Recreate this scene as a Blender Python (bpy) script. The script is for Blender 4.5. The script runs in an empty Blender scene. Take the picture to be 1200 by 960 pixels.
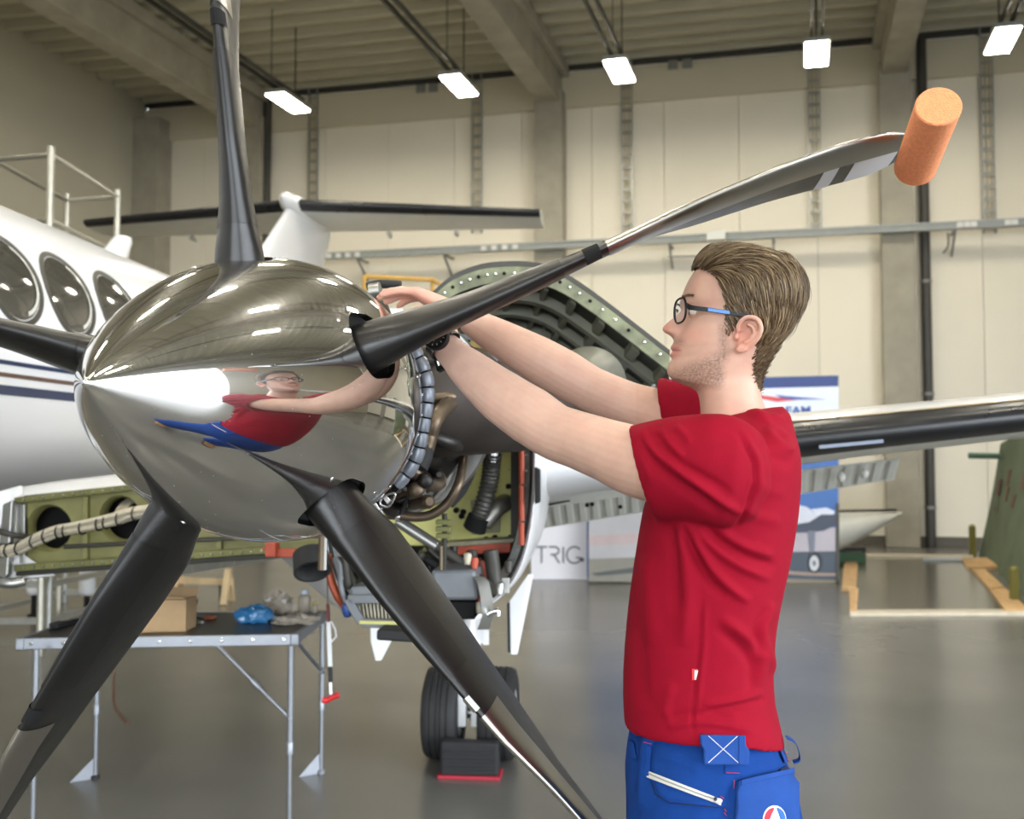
import bpy, bmesh, math, random
import numpy as np
from mathutils import Vector, Matrix, noise as mnoise

# ------------------------------------------------------------------ camera, sky, light, exposure
SC = bpy.context.scene
COL = SC.collection
F = 1100.0
PITCH = math.atan(50 / F)
CAM = np.array([0.0, 0.0, 1.5])
cd = bpy.data.cameras.new('camera'); cam = bpy.data.objects.new('camera', cd); COL.objects.link(cam)
cam.location = CAM; cam.rotation_euler = (math.pi / 2 + PITCH, 0, 0)
cd.sensor_width = 36; cd.lens = F * 36 / 1200; cd.clip_start = .05; cd.clip_end = 300
cd.dof.use_dof = True; cd.dof.focus_distance = 1.58; cd.dof.aperture_fstop = 5.0
SC.camera = cam
SC.view_settings.view_transform = 'Standard'; SC.view_settings.look = 'None'
SC.view_settings.gamma = 1; SC.view_settings.use_curve_mapping = False
SC.view_settings.exposure = EXPOSURE = 0.17
SKY = 8.4          # overcast sky seen through the open hangar doors
LAMP = 58.0        # radiance of the ceiling lamps
W = bpy.data.worlds.new('sky'); SC.world = W; W.use_nodes = True
bg = W.node_tree.nodes['Background']; bg.inputs['Color'].default_value = (.88, .94, 1, 1); bg.inputs['Strength'].default_value = SKY
SC.cycles.max_bounces = 8; SC.cycles.diffuse_bounces = 4; SC.cycles.glossy_bounces = 4
SC.cycles.transparent_max_bounces = 12; SC.cycles.sample_clamp_indirect = 6

rnd = random.Random(7)
def lin(c): c /= 255.0; return c / 12.92 if c <= .04045 else ((c + .055) / 1.055) ** 2.4
def C(r, g, b): return (lin(r), lin(g), lin(b))
cp, sp = math.cos(PITCH), math.sin(PITCH)
def ray(px, py):
    x = (px - 600) / F; y = (480 - py) / F
    return np.array([x, cp - y * sp, sp + y * cp])
def P(px, py, Y): d = ray(px, py); return CAM + d * (Y / d[1])          # a point of the world seen there, Y metres out
def G(px, py, z=0.0): d = ray(px, py); return CAM + d * ((z - CAM[2]) / d[2])
def proj(w):
    v = np.asarray(w) - CAM
    yc = v[..., 1] * cp + v[..., 2] * sp; zc = -v[..., 1] * sp + v[..., 2] * cp
    return np.stack([600 + F * v[..., 0] / yc, 480 - F * zc / yc], -1)
def V3(*a): return np.array(a, float)
def unit(v): v = np.asarray(v, float); return v / (np.linalg.norm(v) + 1e-12)

# ------------------------------------------------------------------ materials
MATS = {}
def mat(name, col, rough=.5, metal=0.0, var=0.0, scale=8.0, bump=0.0, bscale=60.0, rvar=0.0, emit=0.0, spec=.5, coat=0.0, sss=0.0,
        speck=None, attr=None, stretch=None, alpha=1.0, trans=0.0):
    m = bpy.data.materials.new(name); m.use_nodes = True; nt = m.node_tree; b = nt.nodes['Principled BSDF']
    b.inputs['Base Color'].default_value = (*col, 1); b.inputs['Roughness'].default_value = rough
    b.inputs['Metallic'].default_value = metal; b.inputs['Specular IOR Level'].default_value = spec
    if coat: b.inputs['Coat Weight'].default_value = coat; b.inputs['Coat Roughness'].default_value = .08
    if sss:
        b.inputs['Subsurface Weight'].default_value = sss; b.inputs['Subsurface Radius'].default_value = (1, .35, .2); b.inputs['Subsurface Scale'].default_value = .008
    if trans: b.inputs['Transmission Weight'].default_value = trans
    if alpha < 1: b.inputs['Alpha'].default_value = alpha
    if emit: b.inputs['Emission Color'].default_value = (*col, 1); b.inputs['Emission Strength'].default_value = emit
    tc = nt.nodes.new('ShaderNodeTexCoord'); src = tc.outputs['Object']
    if stretch:
        mp = nt.nodes.new('ShaderNodeMapping'); mp.inputs['Scale'].default_value = stretch; nt.links.new(src, mp.inputs['Vector']); src = mp.outputs['Vector']
    cur = None
    if attr:
        at = nt.nodes.new('ShaderNodeAttribute'); at.attribute_name = attr; cur = at.outputs['Color']
    if var:
        n = nt.nodes.new('ShaderNodeTexNoise'); n.inputs['Scale'].default_value = scale; n.inputs['Detail'].default_value = 4
        nt.links.new(src, n.inputs['Vector'])
        r = nt.nodes.new('ShaderNodeMapRange'); r.inputs['From Min'].default_value = .3; r.inputs['From Max'].default_value = .7
        r.inputs['To Min'].default_value = 1 - var; r.inputs['To Max'].default_value = 1 + var
        nt.links.new(n.outputs['Fac'], r.inputs['Value'])
        mx = nt.nodes.new('ShaderNodeMix'); mx.data_type = 'RGBA'; mx.blend_type = 'MULTIPLY'; mx.inputs['Factor'].default_value = 1
        if cur is not None: nt.links.new(cur, mx.inputs['A'])
        else: mx.inputs['A'].default_value = (*col, 1)
        nt.links.new(r.outputs['Result'], mx.inputs['B']); cur = mx.outputs['Result']
    if speck:                                            # chips and dust: small light dots
        vo = nt.nodes.new('ShaderNodeTexVoronoi'); vo.inputs['Scale'].default_value = speck[0]; nt.links.new(tc.outputs['Object'], vo.inputs['Vector'])
        lt = nt.nodes.new('ShaderNodeMath'); lt.operation = 'LESS_THAN'; lt.inputs[1].default_value = speck[1]
        nt.links.new(vo.outputs['Distance'], lt.inputs[0])
        mx2 = nt.nodes.new('ShaderNodeMix'); mx2.data_type = 'RGBA'; mx2.inputs['B'].default_value = (*speck[2], 1)
        if cur is not None: nt.links.new(cur, mx2.inputs['A'])
        else: mx2.inputs['A'].default_value = (*col, 1)
        nt.links.new(lt.outputs[0], mx2.inputs['Factor']); cur = mx2.outputs['Result']
    if cur is not None: nt.links.new(cur, b.inputs['Base Color'])
    if rvar:
        n2 = nt.nodes.new('ShaderNodeTexNoise'); n2.inputs['Scale'].default_value = scale * 1.7; n2.inputs['Detail'].default_value = 5
        nt.links.new(src, n2.inputs['Vector'])
        r2 = nt.nodes.new('ShaderNodeMapRange'); r2.inputs['To Min'].default_value = max(.01, rough - rvar); r2.inputs['To Max'].default_value = rough + rvar
        nt.links.new(n2.outputs['Fac'], r2.inputs['Value']); nt.links.new(r2.outputs['Result'], b.inputs['Roughness'])
    if bump:
        n3 = nt.nodes.new('ShaderNodeTexNoise'); n3.inputs['Scale'].default_value = bscale; n3.inputs['Detail'].default_value = 3
        nt.links.new(src, n3.inputs['Vector'])
        bp = nt.nodes.new('ShaderNodeBump'); bp.inputs['Strength'].default_value = bump; bp.inputs['Distance'].default_value = .002
        nt.links.new(n3.outputs['Fac'], bp.inputs['Height']); nt.links.new(bp.outputs['Normal'], b.inputs['Normal'])
    MATS[name] = m
    return m

# ------------------------------------------------------------------ mesh building
class MB:
    def __init__(self): self.v = []; self.f = []
    def add(self, vs, fs):
        o = len(self.v); self.v += [tuple(map(float, p)) for p in vs]; self.f += [tuple(i + o for i in f) for f in fs]; return self
    def box(self, c, size, ax=None):
        c = np.asarray(c, float); ax = ax or (V3(1, 0, 0), V3(0, 1, 0), V3(0, 0, 1))
        h = [np.asarray(a) * (s / 2) for a, s in zip(ax, size)]
        vs = [c + i * h[0] + j * h[1] + k * h[2] for i in (-1, 1) for j in (-1, 1) for k in (-1, 1)]
        fs = [(0, 1, 3, 2), (4, 6, 7, 5), (0, 4, 5, 1), (2, 3, 7, 6), (0, 2, 6, 4), (1, 5, 7, 3)]
        return self.add(vs, fs)
    def bar(self, p, q, w, h, up=(0, 0, 1)):
        p, q = np.asarray(p, float), np.asarray(q, float); d = q - p; L = np.linalg.norm(d); d = d / L
        s = np.cross(d, up); s = unit(s) if np.linalg.norm(s) > 1e-6 else V3(1, 0, 0); u = np.cross(s, d)
        return self.box((p + q) / 2, (L, w, h), (d, s, u))
    def loft(self, rings, cap0=True, cap1=True, closed=True, loop=False):
        n = len(rings[0]); vs = [p for r in rings for p in r]; fs = []
        m = len(rings)
        for i in range(m if loop else m - 1):
            i2 = (i + 1) % m
            for j in range(n if closed else n - 1):
                k = (j + 1) % n
                fs.append((i * n + j, i * n + k, i2 * n + k, i2 * n + j))
        if closed and not loop:
            if cap0: fs.append(tuple(range(n - 1, -1, -1)))
            if cap1: fs.append(tuple((m - 1) * n + j for j in range(n)))
        return self.add(vs, fs)
    def tube(self, pts, r, n=10, cap=True, loop=False, flat=None):
        pts = [np.asarray(p, float) for p in pts]; m = len(pts)
        rs = list(r) if hasattr(r, '__len__') else [r] * m
        rings = []; prev = None
        for i in range(m):
            a = pts[(i - 1) % m] if (loop or i > 0) else pts[i]; b = pts[(i + 1) % m] if (loop or i < m - 1) else pts[i]
            t = unit(b - a)
            if prev is None:
                ref = V3(0, 0, 1) if abs(t[2]) < .9 else V3(1, 0, 0); x = unit(np.cross(ref, t))
            else: x = unit(prev - t * np.dot(prev, t))
            prev = x; y = np.cross(t, x); fl = flat or 1.0
            rings.append([pts[i] + rs[i] * (math.cos(2 * math.pi * k / n) * x + fl * math.sin(2 * math.pi * k / n) * y) for k in range(n)])
        return self.loft(rings, cap, cap, True, loop)
    def lathe(self, o, ax, prof, n=32, cap=True, ref=None):
        o = np.asarray(o, float); ax = unit(ax); ref = V3(0, 0, 1) if ref is None else ref
        if abs(np.dot(ref, ax)) > .95: ref = V3(1, 0, 0)
        x = unit(np.cross(ref, ax)); y = np.cross(ax, x)
        rings = [[o + ax * s + max(r, 1e-5) * (math.cos(2 * math.pi * k / n) * x + math.sin(2 * math.pi * k / n) * y) for k in range(n)] for s, r in prof]
        return self.loft(rings, cap, cap)
    def cyl(self, p, q, r, n=16, r2=None):
        p, q = np.asarray(p, float), np.asarray(q, float); L = np.linalg.norm(q - p)
        return self.lathe(p, (q - p), [(0, r), (L, r if r2 is None else r2)], n)
    def prism(self, poly, ext):
        poly = [np.asarray(p, float) for p in poly]; ext = np.asarray(ext, float); n = len(poly)
        vs = poly + [p + ext for p in poly]
        fs = [tuple(range(n - 1, -1, -1)), tuple(range(n, 2 * n))] + [(i, (i + 1) % n, n + (i + 1) % n, n + i) for i in range(n)]
        return self.add(vs, fs)
    def ball(self, c, r, ax=None, nu=16, nv=10):
        r = (r, r, r) if not hasattr(r, '__len__') else r; ax = ax or (V3(1, 0, 0), V3(0, 1, 0), V3(0, 0, 1)); c = np.asarray(c, float)
        rings = []
        for i in range(nv + 1):
            t = math.pi * i / nv; st = max(math.sin(t), 1e-4)
            rings.append([c + ax[0] * r[0] * st * math.cos(2 * math.pi * k / nu) + ax[1] * r[1] * st * math.sin(2 * math.pi * k / nu) - ax[2] * r[2] * math.cos(t) for k in range(nu)])
        return self.loft(rings)
    def build(self, name, m, parent=None, smooth=None, bev=0.0, kind=None, origin=None, label=None, cat=None, group=None, fix=True):
        return obj(name, self.v, self.f, m, parent, smooth, bev, kind, origin, label, cat, group, fix)

def tag(o, label=None, cat=None, group=None, kind=None):
    if label: o['label'] = label
    if cat: o['category'] = cat
    if group: o['group'] = group
    if kind: o['kind'] = kind
    return o
WL = {}
def wloc(o): return WL.get(o.name, np.zeros(3)) if o is not None else np.zeros(3)
def obj(name, vs, fs, m, parent=None, smooth=None, bev=0.0, kind=None, origin=None, label=None, cat=None, group=None, fix=True):
    vs = np.asarray(vs, float)
    if origin is None:
        lo, hi = vs.min(0), vs.max(0); origin = (lo + hi) / 2
        if parent is None: origin = np.array([origin[0], origin[1], lo[2]])
    origin = np.asarray(origin, float)
    me = bpy.data.meshes.new(name); me.from_pydata((vs - origin).tolist(), [], fs); me.update()
    if fix:
        bm = bmesh.new(); bm.from_mesh(me); bmesh.ops.recalc_face_normals(bm, faces=bm.faces); bm.to_mesh(me); bm.free()
    o = bpy.data.objects.new(name, me); COL.objects.link(o); me.materials.append(m)
    if smooth is not None:
        me.polygons.foreach_set('use_smooth', [True] * len(me.polygons))
        if smooth < 180: me.set_sharp_from_angle(angle=math.radians(smooth))
    if bev:
        b = o.modifiers.new('bevel', 'BEVEL'); b.width = bev; b.segments = 2; b.limit_method = 'ANGLE'; b.angle_limit = math.radians(40)
    WL[o.name] = origin
    if parent is not None: o.parent = parent; o.location = origin - wloc(parent)
    else: o.location = origin
    return tag(o, label, cat, group, kind)
def thing(name, label, cat, loc, group=None, kind=None):
    o = bpy.data.objects.new(name, None); COL.objects.link(o); o.location = loc; o.empty_display_size = .1
    WL[o.name] = np.asarray(loc, float)
    return tag(o, label, cat, group, kind)
def dup(o, off, parent=None, label=None):              # copy with its parts and sub-parts, moved by off
    def rec(src, par, first):
        c = src.copy(); COL.objects.link(c)
        if par is not None: c.parent = par
        if first: c.location = src.location + Vector(off)
        WL[c.name] = wloc(src) + np.asarray(off)
        for ch in list(KIDS.get(src.name, [])) or [x for x in COL.objects if x.parent == src]: rec(ch, c, False)
        return c
    r = rec(o, parent if parent is not None else o.parent, True)
    if label: r['label'] = label
    return r
KIDS = {}
def crom(pts, k=8, loop=False):
    pts = [np.asarray(p, float) for p in pts]; n = len(pts); out = []
    for i in range(n if loop else n - 1):
        if loop: p0, p1, p2, p3 = pts[(i - 1) % n], pts[i], pts[(i + 1) % n], pts[(i + 2) % n]
        else: p0, p1, p2, p3 = pts[max(i - 1, 0)], pts[i], pts[i + 1], pts[min(i + 2, n - 1)]
        for j in range(k):
            t = j / k
            out.append(.5 * (2 * p1 + (p2 - p0) * t + (2 * p0 - 5 * p1 + 4 * p2 - p3) * t * t + (3 * p1 - p0 - 3 * p2 + p3) * t ** 3))
    if not loop: out.append(pts[-1])
    return out
def interp(x, xs, ys): return float(np.interp(x, xs, ys))
def textobj(name, s, size, origin, xdir, ydir, m, parent, ext=.002, bold=0.0, sx=1.0):
    cu = bpy.data.curves.new('text', 'FONT'); cu.body = s; cu.size = size; cu.extrude = ext; cu.offset = bold
    t = bpy.data.objects.new('text', cu); COL.objects.link(t)
    me = bpy.data.meshes.new_from_object(t.evaluated_get(bpy.context.evaluated_depsgraph_get())); bpy.data.objects.remove(t)
    x, y = unit(xdir), unit(ydir); z = np.cross(x, y); o0 = np.asarray(origin, float)
    vs = [o0 + x * v.co[0] * sx + y * v.co[1] + z * v.co[2] for v in me.vertices]; fs = [tuple(p.vertices) for p in me.polygons]
    return obj(name, vs, fs, m, parent, fix=False)

# ------------------------------------------------------------------ the hangar
m_wall = mat('cream_wall_panel', C(232, 224, 205), .55, var=.03, scale=.7)
m_lwall = mat('grey_wall_panel', C(186, 180, 160), .6, var=.04, scale=.6)
m_conc = mat('precast_concrete', C(160, 154, 138), .75, var=.12, scale=3, bump=.3, bscale=30)
m_deck = mat('roof_deck_steel', C(178, 172, 148), .5, var=.04, scale=2)
m_dark = mat('dark_steel', C(62, 60, 54), .5, var=.1)
m_galv = mat('galvanised_steel', C(168, 170, 166), .38, .6, var=.08, scale=20)
m_lamp = mat('lamp_diffuser', (1, .93, .78), .4, emit=LAMP)
m_grey = mat('mid_grey_paint', C(130, 130, 124), .5, var=.05)
def floor_mat():
    m = mat('floor_epoxy', C(108, 107, 103), .24, var=.10, scale=.8, rvar=.05, spec=.42)
    return m
m_floor = floor_mat()

WR = math.radians(12.7); BR = math.radians(17.3)
wd = V3(math.cos(WR), -math.sin(WR), 0); wn = V3(-math.sin(WR), -math.cos(WR), 0)     # along the back wall, out of it into the room
bd = V3(-math.sin(BR), -math.cos(BR), 0)                                            # roof beams run this way towards us
W0 = G(1107, 641)
HC = 8.3
def onwall(px, py=None, z=None, off=0.0):                   # where a line of sight meets the back wall (or a plane off metres before it)
    d = ray(px, 530 if py is None else py); o = W0 + wn * off
    t = np.dot(o - CAM, wn) / np.dot(d, wn); p = CAM + d * t
    return p if z is None else V3(p[0], p[1], z)
def uw(px): return float(np.dot(onwall(px) - W0, wd))
CORN = onwall(166, z=0)
DEPTH = 28.0; u0 = uw(166); WIDTH = uw(1200) + 6.2 - u0
def R(u, v, z=0.0): q = W0 + wd * u + bd * v; return V3(q[0], q[1], z)
c00, c10, c11, c01 = R(u0, 0), R(u0 + WIDTH, 0), R(u0 + WIDTH, DEPTH), R(u0, DEPTH)
fb = MB()
fb.prism([c00 - bd * .4 - wd * .4, c10 - bd * .4 + wd * .4, c11 + bd * .4 + wd * .4, c01 + bd * .4 - wd * .4], (0, 0, -.25))
floor = fb.build('floor', m_floor, kind='structure')
ap = MB(); ap.prism([R(u0 + WIDTH + .41, -60), R(u0 + WIDTH + 70, -60), R(u0 + WIDTH + 70, 90), R(u0 + WIDTH + .41, 90)], (0, 0, -.2))
ap.prism([R(u0 - 30, DEPTH + .41), R(u0 + WIDTH + .4, DEPTH + .41), R(u0 + WIDTH + .4, 90), R(u0 - 30, 90)], (0, 0, -.2))
ap.build('floor', mat('apron_concrete', C(84, 86, 90), .7, var=.1, scale=.5), kind='structure')['label'] = 'pale concrete apron outside the open hangar door'
# back wall: sandwich panels standing side by side
wb = thing('wall_back', None, None, R(u0, 0), kind='structure')
core = MB(); core.prism([c00 - bd * .14, c10 - bd * .14, c10 - bd * .35, c00 - bd * .35], (0, 0, HC + .5)); core.build('wall_core', m_grey, wb)
k = 0; PWD = 1.25
while k * PWD < WIDTH - .01:
    a, b = u0 + k * PWD + .004, u0 + min((k + 1) * PWD, WIDTH) - .004
    pb = MB(); pb.prism([R(a, 0), R(b, 0), R(b, -.12), R(a, -.12)], (0, 0, HC)); pb.build('wall_panel', m_wall, wb)
    k += 1
bs = MB(); bs.prism([R(u0, .03), R(u0 + WIDTH, .03), R(u0 + WIDTH, 0), R(u0, 0)], (0, 0, .16)); bs.build('baseboard_back', mat('dark_skirting', C(88, 82, 70), .6), kind='structure')
wl = MB(); wl.prism([c00, c01, c01 - wd * .3, c00 - wd * .3], (0, 0, HC + .5)); wl.build('wall_left', m_lwall, kind='structure')
wf = thing('wall_front', None, None, c01, kind='structure')
FO0, FO1, FOH = u0 + WIDTH * .36, u0 + WIDTH * .92, 5.2                          # a second, smaller door stands open in the front wall
for a, b, z0, z1 in ((u0, FO0, 0, HC + .5), (FO1, u0 + WIDTH, 0, HC + .5), (FO0, FO1, FOH, HC + .5)):
    q = MB(); q.prism([R(a, DEPTH, z0), R(b, DEPTH, z0), R(b, DEPTH + .3, z0), R(a, DEPTH + .3, z0)], (0, 0, z1 - z0)); q.build('wall_panel', m_lwall, wf)
# right wall with the big open hangar door; daylight comes in from there
DO0, DO1, DOH = 11.2, 25.5, 6.7
wr = thing('wall_right', None, None, c10, kind='structure')
for a, b, z0, z1 in ((0, DO0, 0, HC + .5), (DO1, DEPTH, 0, HC + .5), (DO0, DO1, DOH, HC + .5)):
    q = MB(); q.prism([R(u0 + WIDTH, a, z0), R(u0 + WIDTH, b, z0), R(u0 + WIDTH + .3, b, z0), R(u0 + WIDTH + .3, a, z0)], (0, 0, z1 - z0)); q.build('wall_panel', m_lwall, wr)
pl = bpy.data.lights.new('door_portal', 'AREA'); pl.shape = 'RECTANGLE'; pl.size = DO1 - DO0; pl.size_y = DOH; pl.cycles.is_portal = True
po = bpy.data.objects.new('door_portal', pl); COL.objects.link(po)
pc = R(u0 + WIDTH + .35, (DO0 + DO1) / 2, DOH / 2)
on = unit(np.cross(bd, V3(0, 0, 1))); on = on if np.dot(on, wd) > 0 else -on           # out of the room
xx = np.cross(V3(0, 0, 1), on)
po.matrix_world = Matrix(((xx[0], 0, on[0], pc[0]), (xx[1], 0, on[1], pc[1]), (0, 1, 0, pc[2]), (0, 0, 0, 1)))
po['kind'] = 'helper'
pl2 = bpy.data.lights.new('front_door_portal', 'AREA'); pl2.shape = 'RECTANGLE'; pl2.size = FO1 - FO0; pl2.size_y = FOH; pl2.cycles.is_portal = True
po2 = bpy.data.objects.new('front_door_portal', pl2); COL.objects.link(po2); po2['kind'] = 'helper'
pc = R((FO0 + FO1) / 2, DEPTH + .35, FOH / 2); on = np.cross(wd, V3(0, 0, 1)); on = on if np.dot(on, bd) > 0 else -on; xx = np.cross(V3(0, 0, 1), on)
po2.matrix_world = Matrix(((xx[0], 0, on[0], pc[0]), (xx[1], 0, on[1], pc[1]), (0, 1, 0, pc[2]), (0, 0, 0, 1)))
# roof: trapezoid steel deck laid across the beams
ce = thing('ceiling', None, None, R(u0, 0, HC), kind='structure')
sl = MB(); sl.prism([R(u0 - .3, -.3, HC + .2), R(u0 + WIDTH + .3, -.3, HC + .2), R(u0 + WIDTH + .3, DEPTH + .3, HC + .2), R(u0 - .3, DEPTH + .3, HC + .2)], (0, 0, .2)); sl.build('roof_slab', m_deck, ce)
cols_u = [uw(297), uw(648), uw(1055)]; bay = (cols_u[2] - cols_u[0]) / 2
cols_u.append(cols_u[2] + bay)
edges = [u0] + cols_u + [u0 + WIDTH]
PIT = .42
prof = []
v = 0.0
while v < DEPTH:
    prof += [(v, 0), (v + .1, 0), (v + .16, .12), (v + .36, .12)]; v += PIT
for a, b in zip(edges[:-1], edges[1:]):
    q = MB(); rings = [[R(a, vv, HC + zz) for vv, zz in prof], [R(b, vv, HC + zz) for vv, zz in prof]]
    q.loft(rings, closed=False); q.build('roof_sheet', m_deck, ce)
ez = MB(); ez.bar(R(u0, .06, HC - .05), R(u0 + WIDTH, .06, HC - .05), .08, .07); ez.build('trim_1', m_dark, kind='structure')
tb = MB(); tb.bar(R(u0, .04, HC - .45), R(u0 + WIDTH, .04, HC - .45), .08, .62); tb.build('trim_2', mat('eaves_band', C(200, 192, 168), .6), kind='structure')
for i, u in enumerate(cols_u):
    q = MB(); q.prism([R(u - .25, .30), R(u + .25, .30), R(u + .25, 0), R(u - .25, 0)], (0, 0, HC - .5)); q.build('trim_%d' % (3 + i), m_conc, kind='structure', bev=.015)
    q = MB(); q.prism([R(u - .2, 0, HC - .72), R(u + .2, 0, HC - .72), R(u + .2, DEPTH, HC - .72), R(u - .2, DEPTH, HC - .72)], (0, 0, .74))
    q.prism([R(u - .32, 0, HC - .22), R(u + .32, 0, HC - .22), R(u + .32, DEPTH, HC - .22), R(u - .32, DEPTH, HC - .22)], (0, 0, .2))
    q.build('trim_%d' % (13 + i), m_conc, kind='structure', bev=.015)
q = MB(); q.prism([R(u0, .42), R(u0 + .55, .42), R(u0 + .55, 0), R(u0, 0)], (0, 0, HC - .4)); q.build('trim_23', m_conc, kind='structure', bev=.015)
# rain pipes beside two columns
for j, (px, lab) in enumerate(((313, 'dark rain pipe on the back wall beside the far left column'), (1088, 'dark rain pipe beside the column behind the orange foam'))):
    u = uw(px); t = thing('rain_pipe', lab, 'pipe', R(u, .12, 0))
    q = MB(); q.cyl(R(u, .12, 0), R(u, .12, HC - .1), .075, 14); q.build('pipe', m_dark, t, 40)
    for z in (.6, 2.4, 4.2, 6.0):
        q = MB(); q.lathe(R(u, .12, z), (0, 0, 1), [(0, .075), (0, .09), (.05, .09), (.05, .075)], 14); q.build('pipe_clamp', m_grey, t)
# ------------------------------------------------------------------ lamps, cable trays and ladders of the hangar
def lamp(u, v, z=7.0, lab=None, grp=None, tilt=0.0):
    t = thing('ceiling_lamp', lab, 'lamp', R(u, v, z), grp)
    q = MB(); q.box(R(u, v, z + .045), (.36, .86, .07), (wd, bd, V3(0, 0, 1))); q.build('housing', m_galv, t, bev=.012)
    q = MB(); q.box(R(u, v, z + .002), (.30, .80, .02), (wd, bd, V3(0, 0, 1))); q.build('diffuser', m_lamp, t, bev=.006)
    return t
def lamp_uv(px, py, z=7.0):
    p = G(px, py, z); d = p - W0
    M = np.array([[wd[0], bd[0]], [wd[1], bd[1]]]); return np.linalg.solve(M, d[:2])
LROW = [(338, 121, 'leftmost of the five glowing lamps along the back wall, beside the upright blade'), (538, 101, 'glowing ceiling lamp over the middle of the white tailplane'),
        (726, 84, 'glowing ceiling lamp just right of the middle concrete column'), (957, 64, 'glowing square-looking ceiling lamp above the right blade'),
        (1175, 48, 'rightmost glowing ceiling lamp, up in the corner past the foam')]
rows_u = []
for i, (px, py, lab) in enumerate(LROW):
    u, v = lamp_uv(px, py); rows_u.append((u, v)); lamp(u, v, lab=lab)
    tr = thing('lamp_trunking', ['cable trunking of the leftmost lamp row under the roof', 'cable trunking leading to the lamp above the tailplane', 'cable trunking leading to the lamp by the middle column',
        'cable trunking leading straight down to the square-looking lamp', 'cable trunking leading to the rightmost lamp'][i], 'trunking', R(u, v, 7.15))
    q = MB()
    for du in (-.07, .07): q.bar(R(u + du, v - .35, 7.16), R(u + du, DEPTH - 1, 7.16), .03, .07)
    q.build('rail', m_dark, tr)
    for vv in np.arange(v + .5, DEPTH - 1, 4.0):
        q = MB(); q.cyl(R(u, vv, 7.16), R(u, vv, HC), .008, 6); q.build('hanger', m_dark, tr)
    q = MB(); q.cyl(R(u, v - .2, 7.08), R(u, v - .2, HC), .012, 6); q.build('hanger', m_dark, tr)
for i, (u, v) in enumerate(rows_u):
    for k in range(1, 6):
        if v + 4.2 * k < DEPTH - 1: lamp(u, v + 4.2 * k, lab='ceiling lamp outside the picture, %s towards us under the %s trunking row' % (('second', 'third', 'fourth', 'fifth', 'sixth')[k - 1], ('leftmost', 'second', 'middle', 'fourth', 'rightmost')[i]), grp='lamps in rows under the roof')
m_cbl = mat('beige_cable', C(176, 166, 138), .6)
# ladders on the wall below the lamps
for i, (px, lab) in enumerate(((366, 'cable ladder on the wall under the leftmost lamp'), (560, 'cable ladder on the wall beside the left of the middle column'), (738, 'cable ladder on the wall right of the middle column'),
                      (960, 'bright cable ladder on the wall below the square-looking lamp'), (1165, 'cable ladder on the wall below the rightmost lamp'))):
    u = uw(px); z0 = onwall(px, 272, off=.15)[2]; t = thing('cable_ladder', lab, 'cable ladder', R(u, .08, z0))
    for du in (-.085, .085):
        q = MB(); q.box(R(u + du, .08, (z0 + HC) / 2), (.02, .06, HC - z0), (wd, bd, V3(0, 0, 1))); q.build('side_rail', m_galv, t)
    for z in np.arange(z0 + .15, HC, .2):
        q = MB(); q.box(R(u, .08, z), (.16, .03, .055), (wd, bd, V3(0, 0, 1))); q.build('rung', m_galv, t)
    for dx in (-.03, .035):
        q = MB(); q.cyl(R(u + dx, .12, z0 + .05), R(u + dx, .12, HC - .2), .012, 6); q.build('cable', m_cbl, t)
# horizontal trunking across the wall
zt = [onwall(px, py, off=.40)[2] for px, py in ((420, 299), (800, 279), (1190, 263))]
zr = float(np.mean(zt)); ua, ub = uw(372), uw(1290)
t = thing('wall_trunking', 'long grey cable trunking running across the back wall behind the man', 'trunking', R(ua, .40, zr))
q = MB(); q.bar(R(ua, .42, zr), R(ub, .42, zr), .1, .13); q.build('channel', mat('trunking_grey', C(150, 154, 150), .45, var=.05), t, bev=.006)
q = MB(); q.bar(R(ua, .48, zr + .045), R(ub, .48, zr + .045), .03, .02); q.build('lid_edge', m_galv, t)
m_sock = mat('socket_white', C(222, 222, 216), .4)
for px in (398, 409, 420, 431, 577, 589, 601, 613, 1125, 1133, 1141, 1180, 1188):
    u = uw(px); q = MB(); q.box(R(u, .48, zr + .0), (.09, .03, .09), (wd, bd, V3(0, 0, 1))); q.build('socket', m_sock, t, bev=.006)
u = uw(845); q = MB(); q.box(R(u, .50, zr + .01), (.30, .1, .15), (wd, bd, V3(0, 0, 1))); q.build('junction_box', m_sock, t, bev=.01)
for px in (430, 530, 790, 910, 1120):
    u = uw(px); q = MB(); q.bar(R(u, 0, zr - .06), R(u, .46, zr - .07), .04, .03); q.bar(R(u, .44, zr - .08), R(u, 0, zr - .40), .03, .03); q.build('bracket', m_grey, t)
q = MB(); q.tube(crom([R(uw(1112), .38, zr - .1), R(uw(1112), .38, zr - .3), R(uw(1106), .38, zr - .42)]), .012, 6); q.build('cable', m_dark, t)
q = MB(); q.tube([R(uw(788), .38, zr - .28), R(uw(845), .38, zr - .3), R(uw(908), .38, zr - .22)], .016, 6); q.build('cable', m_grey, t)
# small sensor boxes high on the wall
for px, py, lab in ((501, 104, 'small grey box high on the wall left of the middle column'), (797, 76, 'small grey box high on the wall between two lamps')):
    p = onwall(px, py, off=.06); t = MB()
    for du in (-.12, .12): t.box(p + wd * du, (.17, .1, .16), (wd, wn, V3(0, 0, 1)))
    t.build('sensor_box', m_grey, label=lab, cat='box', bev=.01)

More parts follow.
